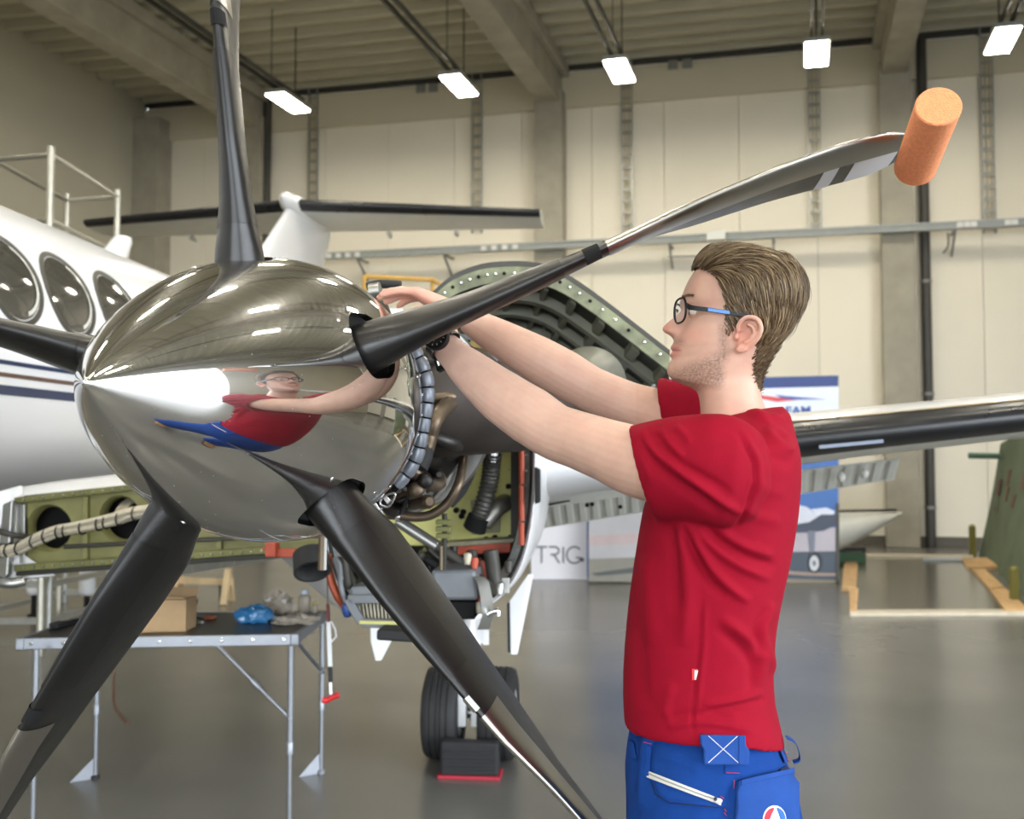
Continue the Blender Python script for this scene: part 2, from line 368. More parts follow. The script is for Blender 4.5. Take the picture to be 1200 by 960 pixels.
# ------------------------------------------------------------------ the propeller
PHI = math.radians(5.08); TAU = math.radians(1.33)
H = P(286.3, 465.8, 1.65)
ax_a = V3(math.sin(PHI) * math.cos(TAU), math.cos(PHI) * math.cos(TAU), math.sin(TAU)); ax_u = V3(math.cos(PHI), -math.sin(PHI), 0); ax_w = np.cross(ax_u, ax_a)
A3 = V3(math.sin(PHI), math.cos(PHI), 0)
def A(s, o, h): return H + A3 * s + ax_u * o + V3(0, 0, h)                      # aircraft frame: aft, outboard, up from the hub
def AP(px, py, s):                                                          # where a line of sight meets the cross-plane s metres behind the hub
    d = ray(px, py); o = H + A3 * s; t = np.dot(o - CAM, A3) / np.dot(d, A3); return CAM + d * t
SR, SL, SN, SM, SMX, SBK, SRB = .2735, .5164, 1.624, .881, .1808, .3195, .2574
def spin_r(s):
    if s <= SMX:
        t = (s + SL) / (SL + SMX); return SR * (1 - (1 - min(max(t, 0), 1)) ** SN) ** SM
    return SR + (SRB - SR) * ((s - SMX) / (SBK - SMX)) ** 2
def chrome():
    m = bpy.data.materials.new('polished_aluminium'); m.use_nodes = True; nt = m.node_tree; b = nt.nodes['Principled BSDF']; out = nt.nodes['Material Output']
    b.inputs['Base Color'].default_value = (.80, .795, .78, 1); b.inputs['Metallic'].default_value = 1; b.inputs['Roughness'].default_value = .03
    h = nt.nodes.new('ShaderNodeBsdfPrincipled'); h.inputs['Base Color'].default_value = (.80, .80, .80, 1); h.inputs['Metallic'].default_value = 1; h.inputs['Roughness'].default_value = .28
    tc = nt.nodes.new('ShaderNodeTexCoord'); n = nt.nodes.new('ShaderNodeTexNoise'); n.inputs['Scale'].default_value = 4; n.inputs['Detail'].default_value = 1
    r = nt.nodes.new('ShaderNodeMapRange'); r.inputs['From Min'].default_value = .3; r.inputs['From Max'].default_value = .7; r.inputs['To Min'].default_value = .09; r.inputs['To Max'].default_value = .13   # worn polish scatters a little
    n2 = nt.nodes.new('ShaderNodeTexNoise'); n2.inputs['Scale'].default_value = 9; bp = nt.nodes.new('ShaderNodeBump'); bp.inputs['Strength'].default_value = .008; bp.inputs['Distance'].default_value = .002
    vo = nt.nodes.new('ShaderNodeTexVoronoi'); vo.inputs['Scale'].default_value = 46; lt = nt.nodes.new('ShaderNodeMath'); lt.operation = 'LESS_THAN'; lt.inputs[1].default_value = .045
    mx0 = nt.nodes.new('ShaderNodeMath'); mx0.operation = 'MAXIMUM'
    mx = nt.nodes.new('ShaderNodeMixShader'); L = nt.links.new
    L(tc.outputs['Object'], n.inputs['Vector']); L(n.outputs['Fac'], r.inputs['Value']); L(tc.outputs['Object'], n2.inputs['Vector']); L(n2.outputs['Fac'], bp.inputs['Height']); L(bp.outputs['Normal'], b.inputs['Normal'])
    L(tc.outputs['Object'], vo.inputs['Vector']); L(vo.outputs['Distance'], lt.inputs[0]); L(r.outputs['Result'], mx0.inputs[0]); L(lt.outputs[0], mx0.inputs[1])
    L(mx0.outputs[0], mx.inputs['Fac']); L(b.outputs['BSDF'], mx.inputs[1]); L(h.outputs['BSDF'], mx.inputs[2]); L(mx.outputs[0], out.inputs['Surface'])
    return m
m_chrome = chrome()
m_screw = mat('bright_screw', (.8, .8, .8), .2, 1.0)
m_black = mat('satin_black_composite', C(24, 23, 23), .33, var=.16, scale=14, bump=.12, bscale=180, speck=(70, .035, C(150, 150, 150)), rvar=.08, spec=.55)
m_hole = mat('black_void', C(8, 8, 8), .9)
m_nickel = mat('nickel_strip', C(176, 173, 166), .3, 1.0)
m_white = mat('white_marking', C(226, 228, 232), .4)
m_alu = mat('dull_aluminium', C(168, 168, 164), .35, .9, var=.1, scale=12, rvar=.1)
prop = thing('propeller', 'five-bladed propeller with a mirror-polished spinner and black composite blades', 'propeller', V3(H[0], H[1], H[2]))
ss = [-SL + (SL + SMX) * (i / 90) ** 1.9 for i in range(91)] + [SMX + (SBK - SMX) * (i / 14) for i in range(1, 15)]
NR = 240
sv = []
for s in ss:
    r = max(spin_r(s), 2e-5)
    sv.append([H + ax_a * s + r * (math.cos(2 * math.pi * k / NR) * ax_u + math.sin(2 * math.pi * k / NR) * ax_w) for k in range(NR)])
for s in list(np.linspace(SBK, -.44, 24)) + [-.46]:                       # inner skin
    r = max(min(spin_r(s), spin_r(s - .03)) - .006, 5e-4)
    sv.append([H + ax_a * s + r * (math.cos(2 * math.pi * k / NR) * ax_u + math.sin(2 * math.pi * k / NR) * ax_w) for k in range(NR)])
q = MB(); q.loft(sv, True, True); spinner = q.build('spinner', m_chrome, prop, 180, origin=H)
BL_ANG = [21.78, 93.78, 165.78, 237.78, 309.78]
def bdir(deg): t = math.radians(deg); return math.cos(t) * ax_u + math.sin(t) * ax_w
cut = MB()
for deg in BL_ANG:
    d = bdir(deg); tt = np.cross(d, ax_a)
    ring = []
    for k in range(40):
        t = 2 * math.pi * k / 40; x = math.cos(t) * .062; y = math.sin(t) * .052 + (.028 if math.sin(t) > 0 else -.008)
        ring.append((x, y))
    cut.loft([[H + d * rr + tt * x + ax_a * (y + .002) for x, y in ring] for rr in (.12, .36)])
cut.build('cutter', m_hole)
co = bpy.data.objects['cutter']
md = spinner.modifiers.new('b', 'BOOLEAN'); md.operation = 'DIFFERENCE'; md.object = co; md.solver = 'EXACT'
me = bpy.data.meshes.new_from_object(spinner.evaluated_get(bpy.context.evaluated_depsgraph_get()))
spinner.modifiers.clear(); old = spinner.data; spinner.data = me; bpy.data.meshes.remove(old); bpy.data.objects.remove(co)
# exact normals of the body of revolution, so the mirror stays clean round the cut-outs
ds = 1e-3
nors = []
co_ = np.empty(len(me.vertices) * 3); me.vertices.foreach_get('co', co_); co_ = co_.reshape(-1, 3)
for p in me.polygons:
    p.use_smooth = True
for p in me.polygons:
    for vi in p.vertices:
        v = co_[vi]; s = float(np.dot(v, ax_a)); rv = v - ax_a * s; r = float(np.linalg.norm(rv))
        if s < SBK - 1e-4 and abs(r - spin_r(s)) < 8e-4 and r > 1e-3 and np.dot(np.array(p.normal), rv) > -1e-6:
            dr = (spin_r(min(s + ds, SBK)) - spin_r(max(s - ds, -SL))) / (min(s + ds, SBK) - max(s - ds, -SL)); nn = unit(rv / r - ax_a * dr)
            if np.dot(nn, np.array(p.normal)) < .5: nn = np.array(p.normal)
        else: nn = np.array(p.normal)
        nors.append(nn.tolist())
me.normals_split_custom_set(nors)
q = MB(); q.lathe(H + ax_a * -.1, ax_a, [(0, .05), (0, .16), (.09, .185), (.22, .185), (.22, .1)], 40); q.build('hub', m_hole, prop, 30)
q = MB(); q.lathe(H + ax_a * SBK, ax_a, [(-.004, .10), (-.004, .250), (.012, .252), (.012, .10)], 90); q.build('back_plate', m_alu, prop, 30)
# spinner screws: rim row and the pairs beside the cut-outs
def screw(s, deg, r=.0048):
    d = bdir(deg); dr = (spin_r(s + ds) - spin_r(s - ds)) / (2 * ds); n = unit(d - ax_a * dr); c = H + ax_a * s + d * spin_r(s)
    q = MB(); q.lathe(c - n * .001, n, [(0, r), (.0018, r), (.003, r * .7), (.0034, r * .2)], 10); return q.build('screw', m_screw, prop, 40)
for k in range(40): screw(SBK - .018, 9 * k + 3)
for deg in BL_ANG:
    for s_, dd in ((.125, 9.5), (.125, -9.5), (.21, 12), (.21, -12), (-.07, 12)): screw(s_, deg + dd)
tipb = MB(); tipb.lathe(H - ax_a * (SL + .003), ax_a, [(0, .0005), (.0012, .004), (.004, .0065)], 20); tipb.build('tip_rivet', m_screw, prop, 40)

RB = [0.0, .16, .26, .34, .44, .54, .64, .74, .86, 1.0, 1.12, 1.2, 1.245, 1.27]
BETA = [112, 112.5, 112.6, 109.4, 105.4, 102.4, 99.3, 95.2, 87.7, 84, 80.5, 80, 80, 80]
CH = [.10, .104, .120, .165, .187, .185, .180, .180, .172, .175, .177, .168, .12, .05]
TH = [.10, .105, .085, .060, .046, .039, .028, .020, .017, .017, .015, .012, .009, .006]
SWP = [0, 0, .003, .017, .012, .005, -.002, -.004, .008, .023, .050, .080, .10, .12]
RND = [1, 1, .9, .7, .45, .2, 0, 0, 0, 0, 0, 0, 0, 0]
NS = 44
def airfoil(c, th, rnd):                  # closed section, x from leading edge at +c*.42 to trailing at -c*.58
    out = []
    for k in range(NS):
        t = 2 * math.pi * k / NS
        xe = math.cos(t); ye = math.sin(t)
        x = (xe + 1) / 2                    # 1 = leading
        xf = 1 - x
        naca = 5 * (.2969 * math.sqrt(max(xf, 0)) - .126 * xf - .3516 * xf ** 2 + .2843 * xf ** 3 - .1015 * xf ** 4)
        ya = math.copysign(naca, ye) + .12 * x * (1 - x)
        yr = ye * .5
        off = .42 * (1 - rnd) + .5 * rnd
        out.append(((x - (1 - off)) * c, (yr * rnd + ya * (1 - rnd)) * th))
    return out
def blade_section(deg, r, grow=0.0):
    d = bdir(deg); t = np.cross(ax_a, d); t = -t if np.dot(t, np.cross(d, ax_a)) > 0 else t
    t = bdir(deg + 90)
    be = math.radians(interp(r, RB, BETA)); c = interp(r, RB, CH); th = interp(r, RB, TH)
    lead = t * math.cos(be) - ax_a * math.sin(be); nrm = np.cross(d, lead)
    sw = interp(r, RB, SWP)
    return H + d * r + ax_a * .0166 - lead * sw, lead, nrm, airfoil(c + grow, th + grow, interp(r, RB, RND))
rfine = list(np.linspace(.14, .34, 9)) + list(np.linspace(.37, 1.19, 30)) + [1.21, 1.225, 1.24, 1.25, 1.258, 1.264, 1.268, 1.27]
names = ['right blade with the orange foam on its tip', 'top blade standing upright', 'left blade reaching out of the picture', 'lower left blade above the folding table', 'lower right blade in front of the wheel']
for bi, deg in enumerate(BL_ANG):
    q = MB(); rings = []
    for r in rfine:
        o, l, n, af = blade_section(deg, r); rings.append([o + l * x + n * y for x, y in af])
    q.loft(rings); b = q.build('blade', m_black, prop, 60, label='black composite ' + names[bi], origin=H)
    # nickel erosion strip wrapped round the leading edge
    def skin_ring(r, off, K):                 # the blade's own section lifted by off, K points either side of the leading edge
        o, l, n, af = blade_section(deg, float(r)); out = []
        for k in range(-K, K + 1):
            p, pa_, pb2 = af[k % NS], af[(k - 1) % NS], af[(k + 1) % NS]; tx_, ty_ = pb2[0] - pa_[0], pb2[1] - pa_[1]; L_ = math.hypot(tx_, ty_) + 1e-9
            out.append(o + l * (p[0] + ty_ / L_ * off) + n * (p[1] - tx_ / L_ * off))
        return out
    q = MB(); q.loft([skin_ring(r, .0016, 10) for r in rfine if .665 < r < 1.26], closed=False); q.build('erosion_strip', m_nickel, b, 60)
    q = MB(); q.loft([skin_ring(r, .0024, 5 if bi != 4 else 2) for r in (.64, .668)], closed=False); q.build('strip_end_clip', m_hole if bi != 4 else m_alu, b)
    # white tip bands
    for r0, r1 in ((1.085, 1.115), (1.145, 1.235)):
        q = MB(); q.loft([skin_ring(r, .0008, NS // 2) for r in np.linspace(r0, r1, 8)], closed=False); q.build('white_band', m_white, b, 60)
    # rubber de-ice boot at the root: a thin sleeve with a raised edge line
    q = MB(); q.loft([skin_ring(r, .0014, 9) for r in np.linspace(.30, .60, 14)], closed=False); q.build('deice_boot', mat('rubber_boot_%d' % bi, C(20, 19, 19), .36, var=.1, scale=20, speck=(60, .02, C(120, 120, 120))), b, 60)
# orange foam cylinder pushed over the right blade's tip
f0, f1 = P(1100, 124, 1.43), P(1072.5, 197, 1.60)
d = unit(f1 - f0)
m_foam = mat('orange_foam', C(244, 156, 106), .9, var=.10, scale=160, bump=.7, bscale=420)
q = MB(); rf = .0345; L = np.linalg.norm(f1 - f0)
q.lathe(f0, d, [(0, .001), (0, rf - .002), (.002, rf), (L, rf), (L + .002, rf - .002), (L + .002, .001)], 48)
q.build('foam_bumper', m_foam, None, 40, label='orange foam cylinder pushed over the tip of the right propeller blade', cat='foam')
# ------------------------------------------------------------------ the aircraft
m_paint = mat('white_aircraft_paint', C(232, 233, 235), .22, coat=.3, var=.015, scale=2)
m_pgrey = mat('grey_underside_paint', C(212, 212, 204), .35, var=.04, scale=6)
m_navy = mat('navy_stripe', C(28, 42, 78), .3); m_brown = mat('brown_stripe', C(96, 70, 58), .35)
m_boot = mat('black_rubber_boot', C(26, 27, 30), .3, var=.12, scale=9, rvar=.08)
m_chromate = mat('green_primer', C(132, 130, 82), .55, var=.2, scale=7, speck=(26, .05, C(80, 80, 50)))
m_olive = mat('dull_green_primer', C(112, 112, 66), .6, var=.25, scale=6)
m_yellow = mat('yellow_green_primer', C(206, 204, 122), .5, var=.14, scale=9, speck=(22, .05, C(60, 56, 34)))
m_red = mat('red_brown_seal', C(178, 78, 54), .55, var=.12, scale=16)
m_exh = mat('heat_stained_steel', C(74, 68, 64), .5, .6, var=.22, scale=8, rvar=.12)
m_core = mat('sooty_engine_metal', C(66, 64, 62), .42, .7, var=.25, scale=14, rvar=.12)
m_bronze = mat('bronzed_pipe', C(112, 98, 82), .42, .7, var=.15, scale=12, rvar=.1)
m_hose = mat('braided_steel_hose', C(150, 148, 142), .4, .7, var=.14, scale=30)
m_tape = mat('silver_wrap_tape', C(150, 158, 170), .35, .35, var=.12, scale=24)
m_wire = mat('beige_wire_wrap', C(196, 188, 168), .55, var=.12, scale=30)
m_glass = mat('dark_cabin_glass', C(70, 68, 62), .06, spec=.8, coat=.5, var=.25, scale=3)
m_tyre = mat('tyre_rubber', C(38, 38, 39), .7, var=.12, scale=14)
m_int = mat('dark_cowl_inside', C(46, 45, 36), .6, var=.2, scale=8)
m_rib = mat('grey_green_rib', C(98, 98, 80), .55, var=.15, scale=10)
GRND = A(3.0, 0, 0); GRND[2] = 0
plane = thing('aircraft', 'white twin-engine turboprop aircraft with its engine cowling opened', 'aircraft', GRND)
Z3 = V3(0, 0, 1)
# fuselage ------------------------------------------------------
FO, FH, FR = -2.6, .38, .80
def fus_c(s): return A(s, FO, FH)
def fus_r(s): return interp(s, [-3.6, -3.3, -2.6, -1.6, -.6, .4, 4.6, 6.0, 7.6, 9.2], [.05, .2, .42, .62, .74, FR, FR, .7, .46, .2])
def fus_dz(s): return interp(s, [-3.6, -2.6, -.6, .4, 4.6, 6.5, 9.2], [-.35, -.22, -.06, 0, 0, .06, .42])
def fus_p(s, ang, g=0.0):        # ang from outboard (towards the engine) up
    r = fus_r(s) + g; return fus_c(s) + V3(0, 0, fus_dz(s)) + ax_u * r * math.cos(ang) * .97 + Z3 * r * math.sin(ang)
def fus_hit(px, py):
    d = ray(px, py); c = fus_c(0); do = np.dot(d, ax_u); dz = d[2]; oo = np.dot(CAM - c, ax_u); oz = (CAM - c)[2]
    a_, b_, c_ = do * do + dz * dz, 2 * (oo * do + oz * dz), oo * oo + oz * oz - FR * FR
    t = (-b_ - math.sqrt(max(b_ * b_ - 4 * a_ * c_, 0))) / (2 * a_); p = CAM + d * t
    return float(np.dot(p - c, A3)), math.atan2(p[2] - c[2], float(np.dot(p - c, ax_u)))
q = MB(); ssx = [-3.6, -3.5, -3.3, -3.0, -2.6, -2.1, -1.6, -1.1, -.6, -.1, .4] + list(np.linspace(.9, 4.6, 9)) + [5.2, 6, 6.8, 7.6, 8.4, 9.2]
q.loft([[fus_p(s, 2 * math.pi * k / 64) for k in range(64)] for s in ssx]); fus = q.build('fuselage', m_paint, plane, 60)
wins = [fus_hit(20, 322), fus_hit(87, 344), fus_hit(143, 357)]
wang = wins[1][1]
step = .80
for k in range(-3, 4):
    s0 = wins[1][0] + k * step
    if k == -1: s0 = wins[0][0]
    if k == 1: s0 = wins[2][0]
    if s0 > 5.2: continue
    def oval(rs, rt, g, n=40): return [fus_p(s0 + rs * math.cos(2 * math.pi * j / n), wang + rt / FR * math.sin(2 * math.pi * j / n), g) for j in range(n)]
    q = MB(); q.loft([oval(.205, .225, -.006), oval(.205, .225, .004), oval(.18, .2, .005), oval(.172, .192, -.02)], False, False); fr = q.build('window_frame', m_dark, fus, 50)
    q = MB(); q.loft([oval(.174, .194, -.0), oval(.12, .135, .004), oval(.05, .06, .006)], False, True); q.build('window_pane', m_glass, fr, 60)
    q = MB(); q.loft([[fus_p(s0 + rr * math.cos(t), wang + rr * 1.08 / FR * math.sin(t), g) for t in np.linspace(-1.25, 1.15, 14)] for rr, g in ((.168, .004), (.15, .0065))], closed=False); q.build('shade_rim', m_pgrey, fr, 60)
def band(py0, py1, px, m, nm):
    a0, a1 = fus_hit(px, py0)[1], fus_hit(px, py1)[1]
    q = MB(); q.loft([[fus_p(s, a, .003) for s in np.linspace(-3.0, 5.0, 40)] for a in np.linspace(a0, a1, 4)], closed=False); q.build(nm, m, fus, 60)
band(427, 432, 45, m_navy, 'stripe'); band(441, 446, 45, m_brown, 'stripe'); band(455, 466, 45, m_navy, 'stripe')
# blade antenna on the roof
b0, b1 = P(131, 305, 6.6), P(135, 274, 6.6)
q = MB(); sd = unit(b1 - b0)
rings = []
for t, c, w in ((-.3, .32, .05), (0, .30, .05), (.8, .2, .045), (1.0, .16, .03)):
    o = b0 + (b1 - b0) * t + A3 * .12 * t; rings.append([o + A3 * c * .5 * math.cos(2 * math.pi * k / 16) + ax_u * (w + .02) * math.sin(2 * math.pi * k / 16) for k in range(16)])
q.loft(rings); q.build('blade_antenna', m_paint, plane, 40)
# tail: fin, bullet and tailplane ------------------------------------------------
TS = 8.0
hC = AP(350, 238, TS)[2] - H[2]
q = MB(); rings = []
for t in np.linspace(0, 1, 8):
    h = .5 + (hC - .5) * t; s0 = 5.4 + (TS - 5.4) * t; ch = 2.6 - 1.1 * t; th = .26 - .08 * t
    rings.append([A(s0 + ch * (1 - math.cos(2 * math.pi * k / 28)) / 2, FO + th / 2 * math.sin(2 * math.pi * k / 28), h) for k in range(28)])
q.loft(rings); q.build('tail_fin', m_paint, plane, 60)
q = MB(); q.ball(A(TS + .52, FO, hC + .0), (.14, .80, .14), (ax_u, A3, Z3)); q.build('tail_bullet', m_paint, plane, 60)
def foil(s0, o, h, ch, th, n=30):
    pts = []
    for k in range(n):
        t = 2 * math.pi * k / n; xf = (1 - math.cos(t)) / 2
        y = 5 * (.2969 * math.sqrt(xf) - .126 * xf - .3516 * xf ** 2 + .2843 * xf ** 3 - .1015 * xf ** 4) * (1 if t < math.pi else -1)
        pts.append((xf * ch, y * th))
    return [A(s0 + x, o, h + y) for x, y in pts]
q = MB(); bq = MB()
tipo = 2.62
rings = []; brings = []
for o in np.linspace(-tipo, tipo, 13):
    f = abs(o) / tipo; s0 = TS - .05 + .62 * f; ch = 1.35 - .55 * f; th = .16 - .05 * f
    rings.append(foil(s0, FO + o, hC, ch, th)); sec = foil(s0 - .006, FO + o, hC, ch, th + .012); brings.append([sec[k % 30] for k in range(-3, 3)])
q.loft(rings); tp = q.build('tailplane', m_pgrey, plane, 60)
bq.loft(brings, closed=False); bq.build('deice_boot', m_boot, tp, 60)
for o in (-1.6, -.8, .8, 1.6):
    q = MB(); q.box(A(TS + 1.2, FO + o, hC - .07), (.03, .2, .05), (ax_u, A3, Z3)); q.build('elevator_hinge', m_pgrey, tp)
# wings ------------------------------------------------------------------
m_wtop = m_paint
DI = math.tan(math.radians(6.2))
le0 = AP(1000, 513, 2.30)                       # leading edge where it shows right of the man
LO, LH = float(np.dot(le0 - H, ax_u)), float(le0[2] - H[2])
le1 = AP(1195, 492.5, 2.30); DI = (le1[2] - le0[2]) / float(np.dot(le1 - le0, ax_u))
def wing_sec(o):
    ch = interp(o, [.3, .45, 1.0, 6.2], [2.1, 2.1, 2.0, 1.1]); th = interp(o, [.3, .45, 1.0, 1.7, 2.4, 6.2], [.33, .33, .28, .232, .212, .13])
    s0 = 2.30 + interp(o, [.3, 1.0, 6.2], [-.05, 0, .35]); h = LH + (o - LO) * DI
    up, lo = [], []
    for xf in (0, .004, .012, .025, .05, .09, .15, .25, .4, .6, .8, 1.0):
        y = 5 * (.2969 * math.sqrt(xf) - .126 * xf - .3516 * xf ** 2 + .2843 * xf ** 3 - .1015 * xf ** 4)
        up.append((xf * ch, y * th * 1.05 + .01)); lo.append((xf * ch, -y * th * .92 + .01 * (xf > 0) - .0))
    return s0, h, up, lo
wing = None
for nm, os_ in (('wing', [.36, .7, 1.0, 1.4, 1.8, 2.4, 3.2, 4.2, 5.2, 6.2]),):
    q = MB(); rings = []; br = []; lr = []
    for o in os_:
        s0, h, up, lo = wing_sec(o); loop = up + lo[::-1][:-1]
        rings.append([A(s0 + x, o, h + y) for x, y in loop])
        if o >= .9:
            c = up[:5][::-1] + lo[1:5]; br.append([A(s0 + x - .004 * (abs(y) < .06), o, h + y + (.004 if y > 0.01 else -.004)) for x, y in c])
            c2 = lo[4:8]; lr.append([A(s0 + x, o, h + y - .004) for x, y in c2])
    q.loft(rings); wing = q.build('wing', m_paint, plane, 60)
    q = MB(); q.loft(br, closed=False); q.build('deice_boot', m_boot, wing, 60)
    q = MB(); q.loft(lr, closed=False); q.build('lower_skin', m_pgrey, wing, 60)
    # weathered strip where paint meets boot
    q = MB(); st = []
    for o in np.linspace(.95, 6.1, 60):
        s0, h, up, lo = wing_sec(o); j = rnd.uniform(-.004, .004); k0, k1 = up[4], up[3]
        st.append([A(s0 + k0[0] + .012 + j, o, h + k0[1] + .0065 + .003), A(s0 + k0[0] - .012, o, h + k0[1] + .0005 + .003)])
    q.loft(st, closed=False); q.build('sealant_edge', mat('sealant', C(150, 132, 98), .6, var=.3, scale=12), wing)
# inspection lens strip on the boot
o_a, o_b = AP(960, 524, 2.28), AP(1035, 517, 2.28)
q = MB(); q.bar(o_a, o_b, .008, .014); q.build('boot_patch', mat('grey_patch', C(120, 130, 150), .3), wing)
# flaps: skins with beads, lowered below the trailing edge
def flap(o0, o1, drop, s_te, name='flap', nb=10, hh=.17, dz=0.0):
    t = None; q = MB(); rings = []
    for o in (o0, o1):
        h = LH + (o - LO) * DI + dz
        rings.append([A(s_te, o, h - drop), A(s_te + .06, o, h - drop + .035), A(s_te + .45, o, h - drop - hh + .02), A(s_te + .45, o, h - drop - hh), A(s_te + .05, o, h - drop - .05)])
    q.loft(rings); t = q.build(name, m_pgrey, plane)
    for k in range(nb):
        o = o0 + (o1 - o0) * (k + .5) / nb; h = LH + (o - LO) * DI + dz; q = MB(); w = (o1 - o0) / nb * .36
        a = A(s_te + .03, o, h - drop - .035); b = A(s_te + .44, o, h - drop - hh - .002)
        q.bar(a, b, w * 2, .016, up=Z3); q.build('bead', m_pgrey, t, bev=.006)
    for k in (1, 2):
        o = o0 + (o1 - o0) * k / 3; h = LH + (o - LO) * DI + dz; q = MB(); q.ball(A(s_te + .12, o, h - drop - .09), .028, nu=10, nv=6); q.build('fairlead', m_pgrey, t, 60)
    return t
def flap_px(poly, ribs, s, thick=.05):
    """corrugated flap skin whose four corners are given on the cross-plane s"""
    c = [AP(x, y, s + dz) for (x, y), dz in zip(poly, (0, 0, .25, .25))]           # top-left, top-right, bottom-right, bottom-left
    q = MB(); q.prism(c, A3 * thick); f = q.build('flap', m_pgrey, plane, bev=.006)
    for k in range(ribs):
        t0, t1 = (k + .22) / ribs, (k + .80) / ribs
        a0, a1 = c[0] + (c[1] - c[0]) * t0, c[0] + (c[1] - c[0]) * t1; b0, b1 = c[3] + (c[2] - c[3]) * t0, c[3] + (c[2] - c[3]) * t1
        q = MB(); q.prism([a0 + (b0 - a0) * .08, a1 + (b1 - a1) * .08, a1 + (b1 - a1) * .95, a0 + (b0 - a0) * .95], -A3 * .03); q.build('bead', m_pgrey, f, bev=.008)
    return f
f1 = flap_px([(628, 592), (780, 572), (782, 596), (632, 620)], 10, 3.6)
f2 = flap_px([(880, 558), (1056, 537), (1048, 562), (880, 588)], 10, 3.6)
for px, py in ((984, 559), (1011, 555)):
    q = MB(); q.ball(AP(px, py, 3.62) - A3 * .03, (.022, .03, .028), nu=10, nv=6); q.build('fairlead', m_pgrey, f2, 60)
# strip between wing lower skin and flap
q = MB(); q.prism([AP(629, 583, 3.4), AP(790, 556, 3.4), AP(790, 573, 3.5), AP(629, 597, 3.5)], A3 * .05); q.build('wing_cove', m_pgrey, plane, bev=.004)
q = MB(); q.prism([AP(632, 592, 3.38), AP(668, 586, 3.38), AP(668, 588, 3.38), AP(632, 595, 3.38)], A3 * .02); q.build('cove_gap', m_hole, plane)
for px, py in ((688, 592), (694, 591), (727, 594)):
    q = MB(); q.ball(AP(px, py, 3.36), .012, nu=8, nv=6); q.build('rivet', m_hole, plane)
# centre section between fuselage and nacelle: leading edge removed, bare spar with lightening holes
SS = 2.15
def SPx(px, py, ds=0.0): return AP(px, py, SS) + A3 * ds
outer = [SPx(22, 583), SPx(330, 548), SPx(330, 652), SPx(18, 674)]
x0, x1 = 22.0, 330.0
def ytop(x): return 583 + (548 - 583) * (x - x0) / (x1 - x0)
def ybot(x): return 674 + (652 - 674) * (x - x0) / (x1 - x0)
holes = [(58, 619, 24, 25), (141, 608, 22, 25), (222, 600, 22, 25), (292, 595, 20, 23)]
q = MB()
xs = [x0] + [(holes[i][0] + holes[i + 1][0]) / 2 for i in range(3)] + [x1]
for (hx, hy, rx, ry), xa, xb in zip(holes, xs[:-1], xs[1:]):
    n = 32; inner, out = [], []
    for k in range(n):
        t = 2 * math.pi * k / n + math.pi / 4; inner.append((hx + rx * math.cos(t), hy + ry * math.sin(t)))
        c, s = math.cos(t), math.sin(t); m = max(abs(c), abs(s)); c, s = c / m, s / m
        X = hx + (xb - hx) * c if c > 0 else hx + (hx - xa) * c
        Y = hy + (ybot(X) - hy) * s if s > 0 else hy + (hy - ytop(X)) * s
        out.append((X, Y))
    q.loft([[SPx(*p) for p in out], [SPx(*p, -.004) for p in [(hx + (ix - hx) * 1.12, hy + (iy - hy) * 1.12) for ix, iy in inner]], [SPx(*p, .015) for p in inner], [SPx(*p, .05) for p in inner]], False, False)
spar = q.build('wing_spar', m_chromate, plane, 30)
q = MB(); q.prism([SPx(-10, 584, .12), SPx(350, 549, .12), SPx(350, 650, .12), SPx(-10, 672, .12)], A3 * .02); q.build('dark_backing', m_hole, spar)  # added black sheet, stands in for the shade inside the lightening holes
for (y0, y1, mm, nm, pr) in ((0, 7, m_olive, 'upper_cap', .03), (-13, -5, m_olive, 'lower_cap', .03), (-5, 1, m_int, 'lower_lip', .02)):
    q = MB()
    if y0 >= 0: c = [SPx(x0, ytop(x0) + y0), SPx(x1, ytop(x1) + y0), SPx(x1, ytop(x1) + y1), SPx(x0, ytop(x0) + y1)]
    else: c = [SPx(x0, ybot(x0) + y0), SPx(x1, ybot(x1) + y0), SPx(x1, ybot(x1) + y1), SPx(x0, ybot(x0) + y1)]
    q.prism([p - A3 * .005 for p in c], -A3 * pr); q.build(nm, mm, spar, bev=.004)
for x in (27, 100, 182, 256):
    q = MB(); q.prism([SPx(x, ytop(x) + 8), SPx(x + 6, ytop(x) + 8), SPx(x + 6, ybot(x) - 14), SPx(x, ybot(x) - 14)], -A3 * .025); q.build('stiffener', m_chromate if x > 30 else m_alu, spar, bev=.003)
for k in range(26):
    x = 34 + k * 11.5
    for yy in (ytop(x) + 3.5, ybot(x) - 9): 
        q = MB(); q.ball(SPx(x, yy, -.036), .006, nu=6, nv=4); q.build('rivet', m_alu, spar)
# white centre wing above the spar
q = MB(); q.loft([[SPx(10, 583, -.0), SPx(12, 572, .06), SPx(12, 566, .4), SPx(12, 570, 2.2), SPx(12, 574, 2.2), SPx(12, 572, .4), SPx(12, 577, .06)], [SPx(345, 547, 0), SPx(345, 538, .06), SPx(345, 530, .4), SPx(345, 534, 2.2), SPx(345, 538, 2.2), SPx(345, 535, .4), SPx(345, 543, .06)]])
q.build('centre_wing', m_paint, plane, 30)
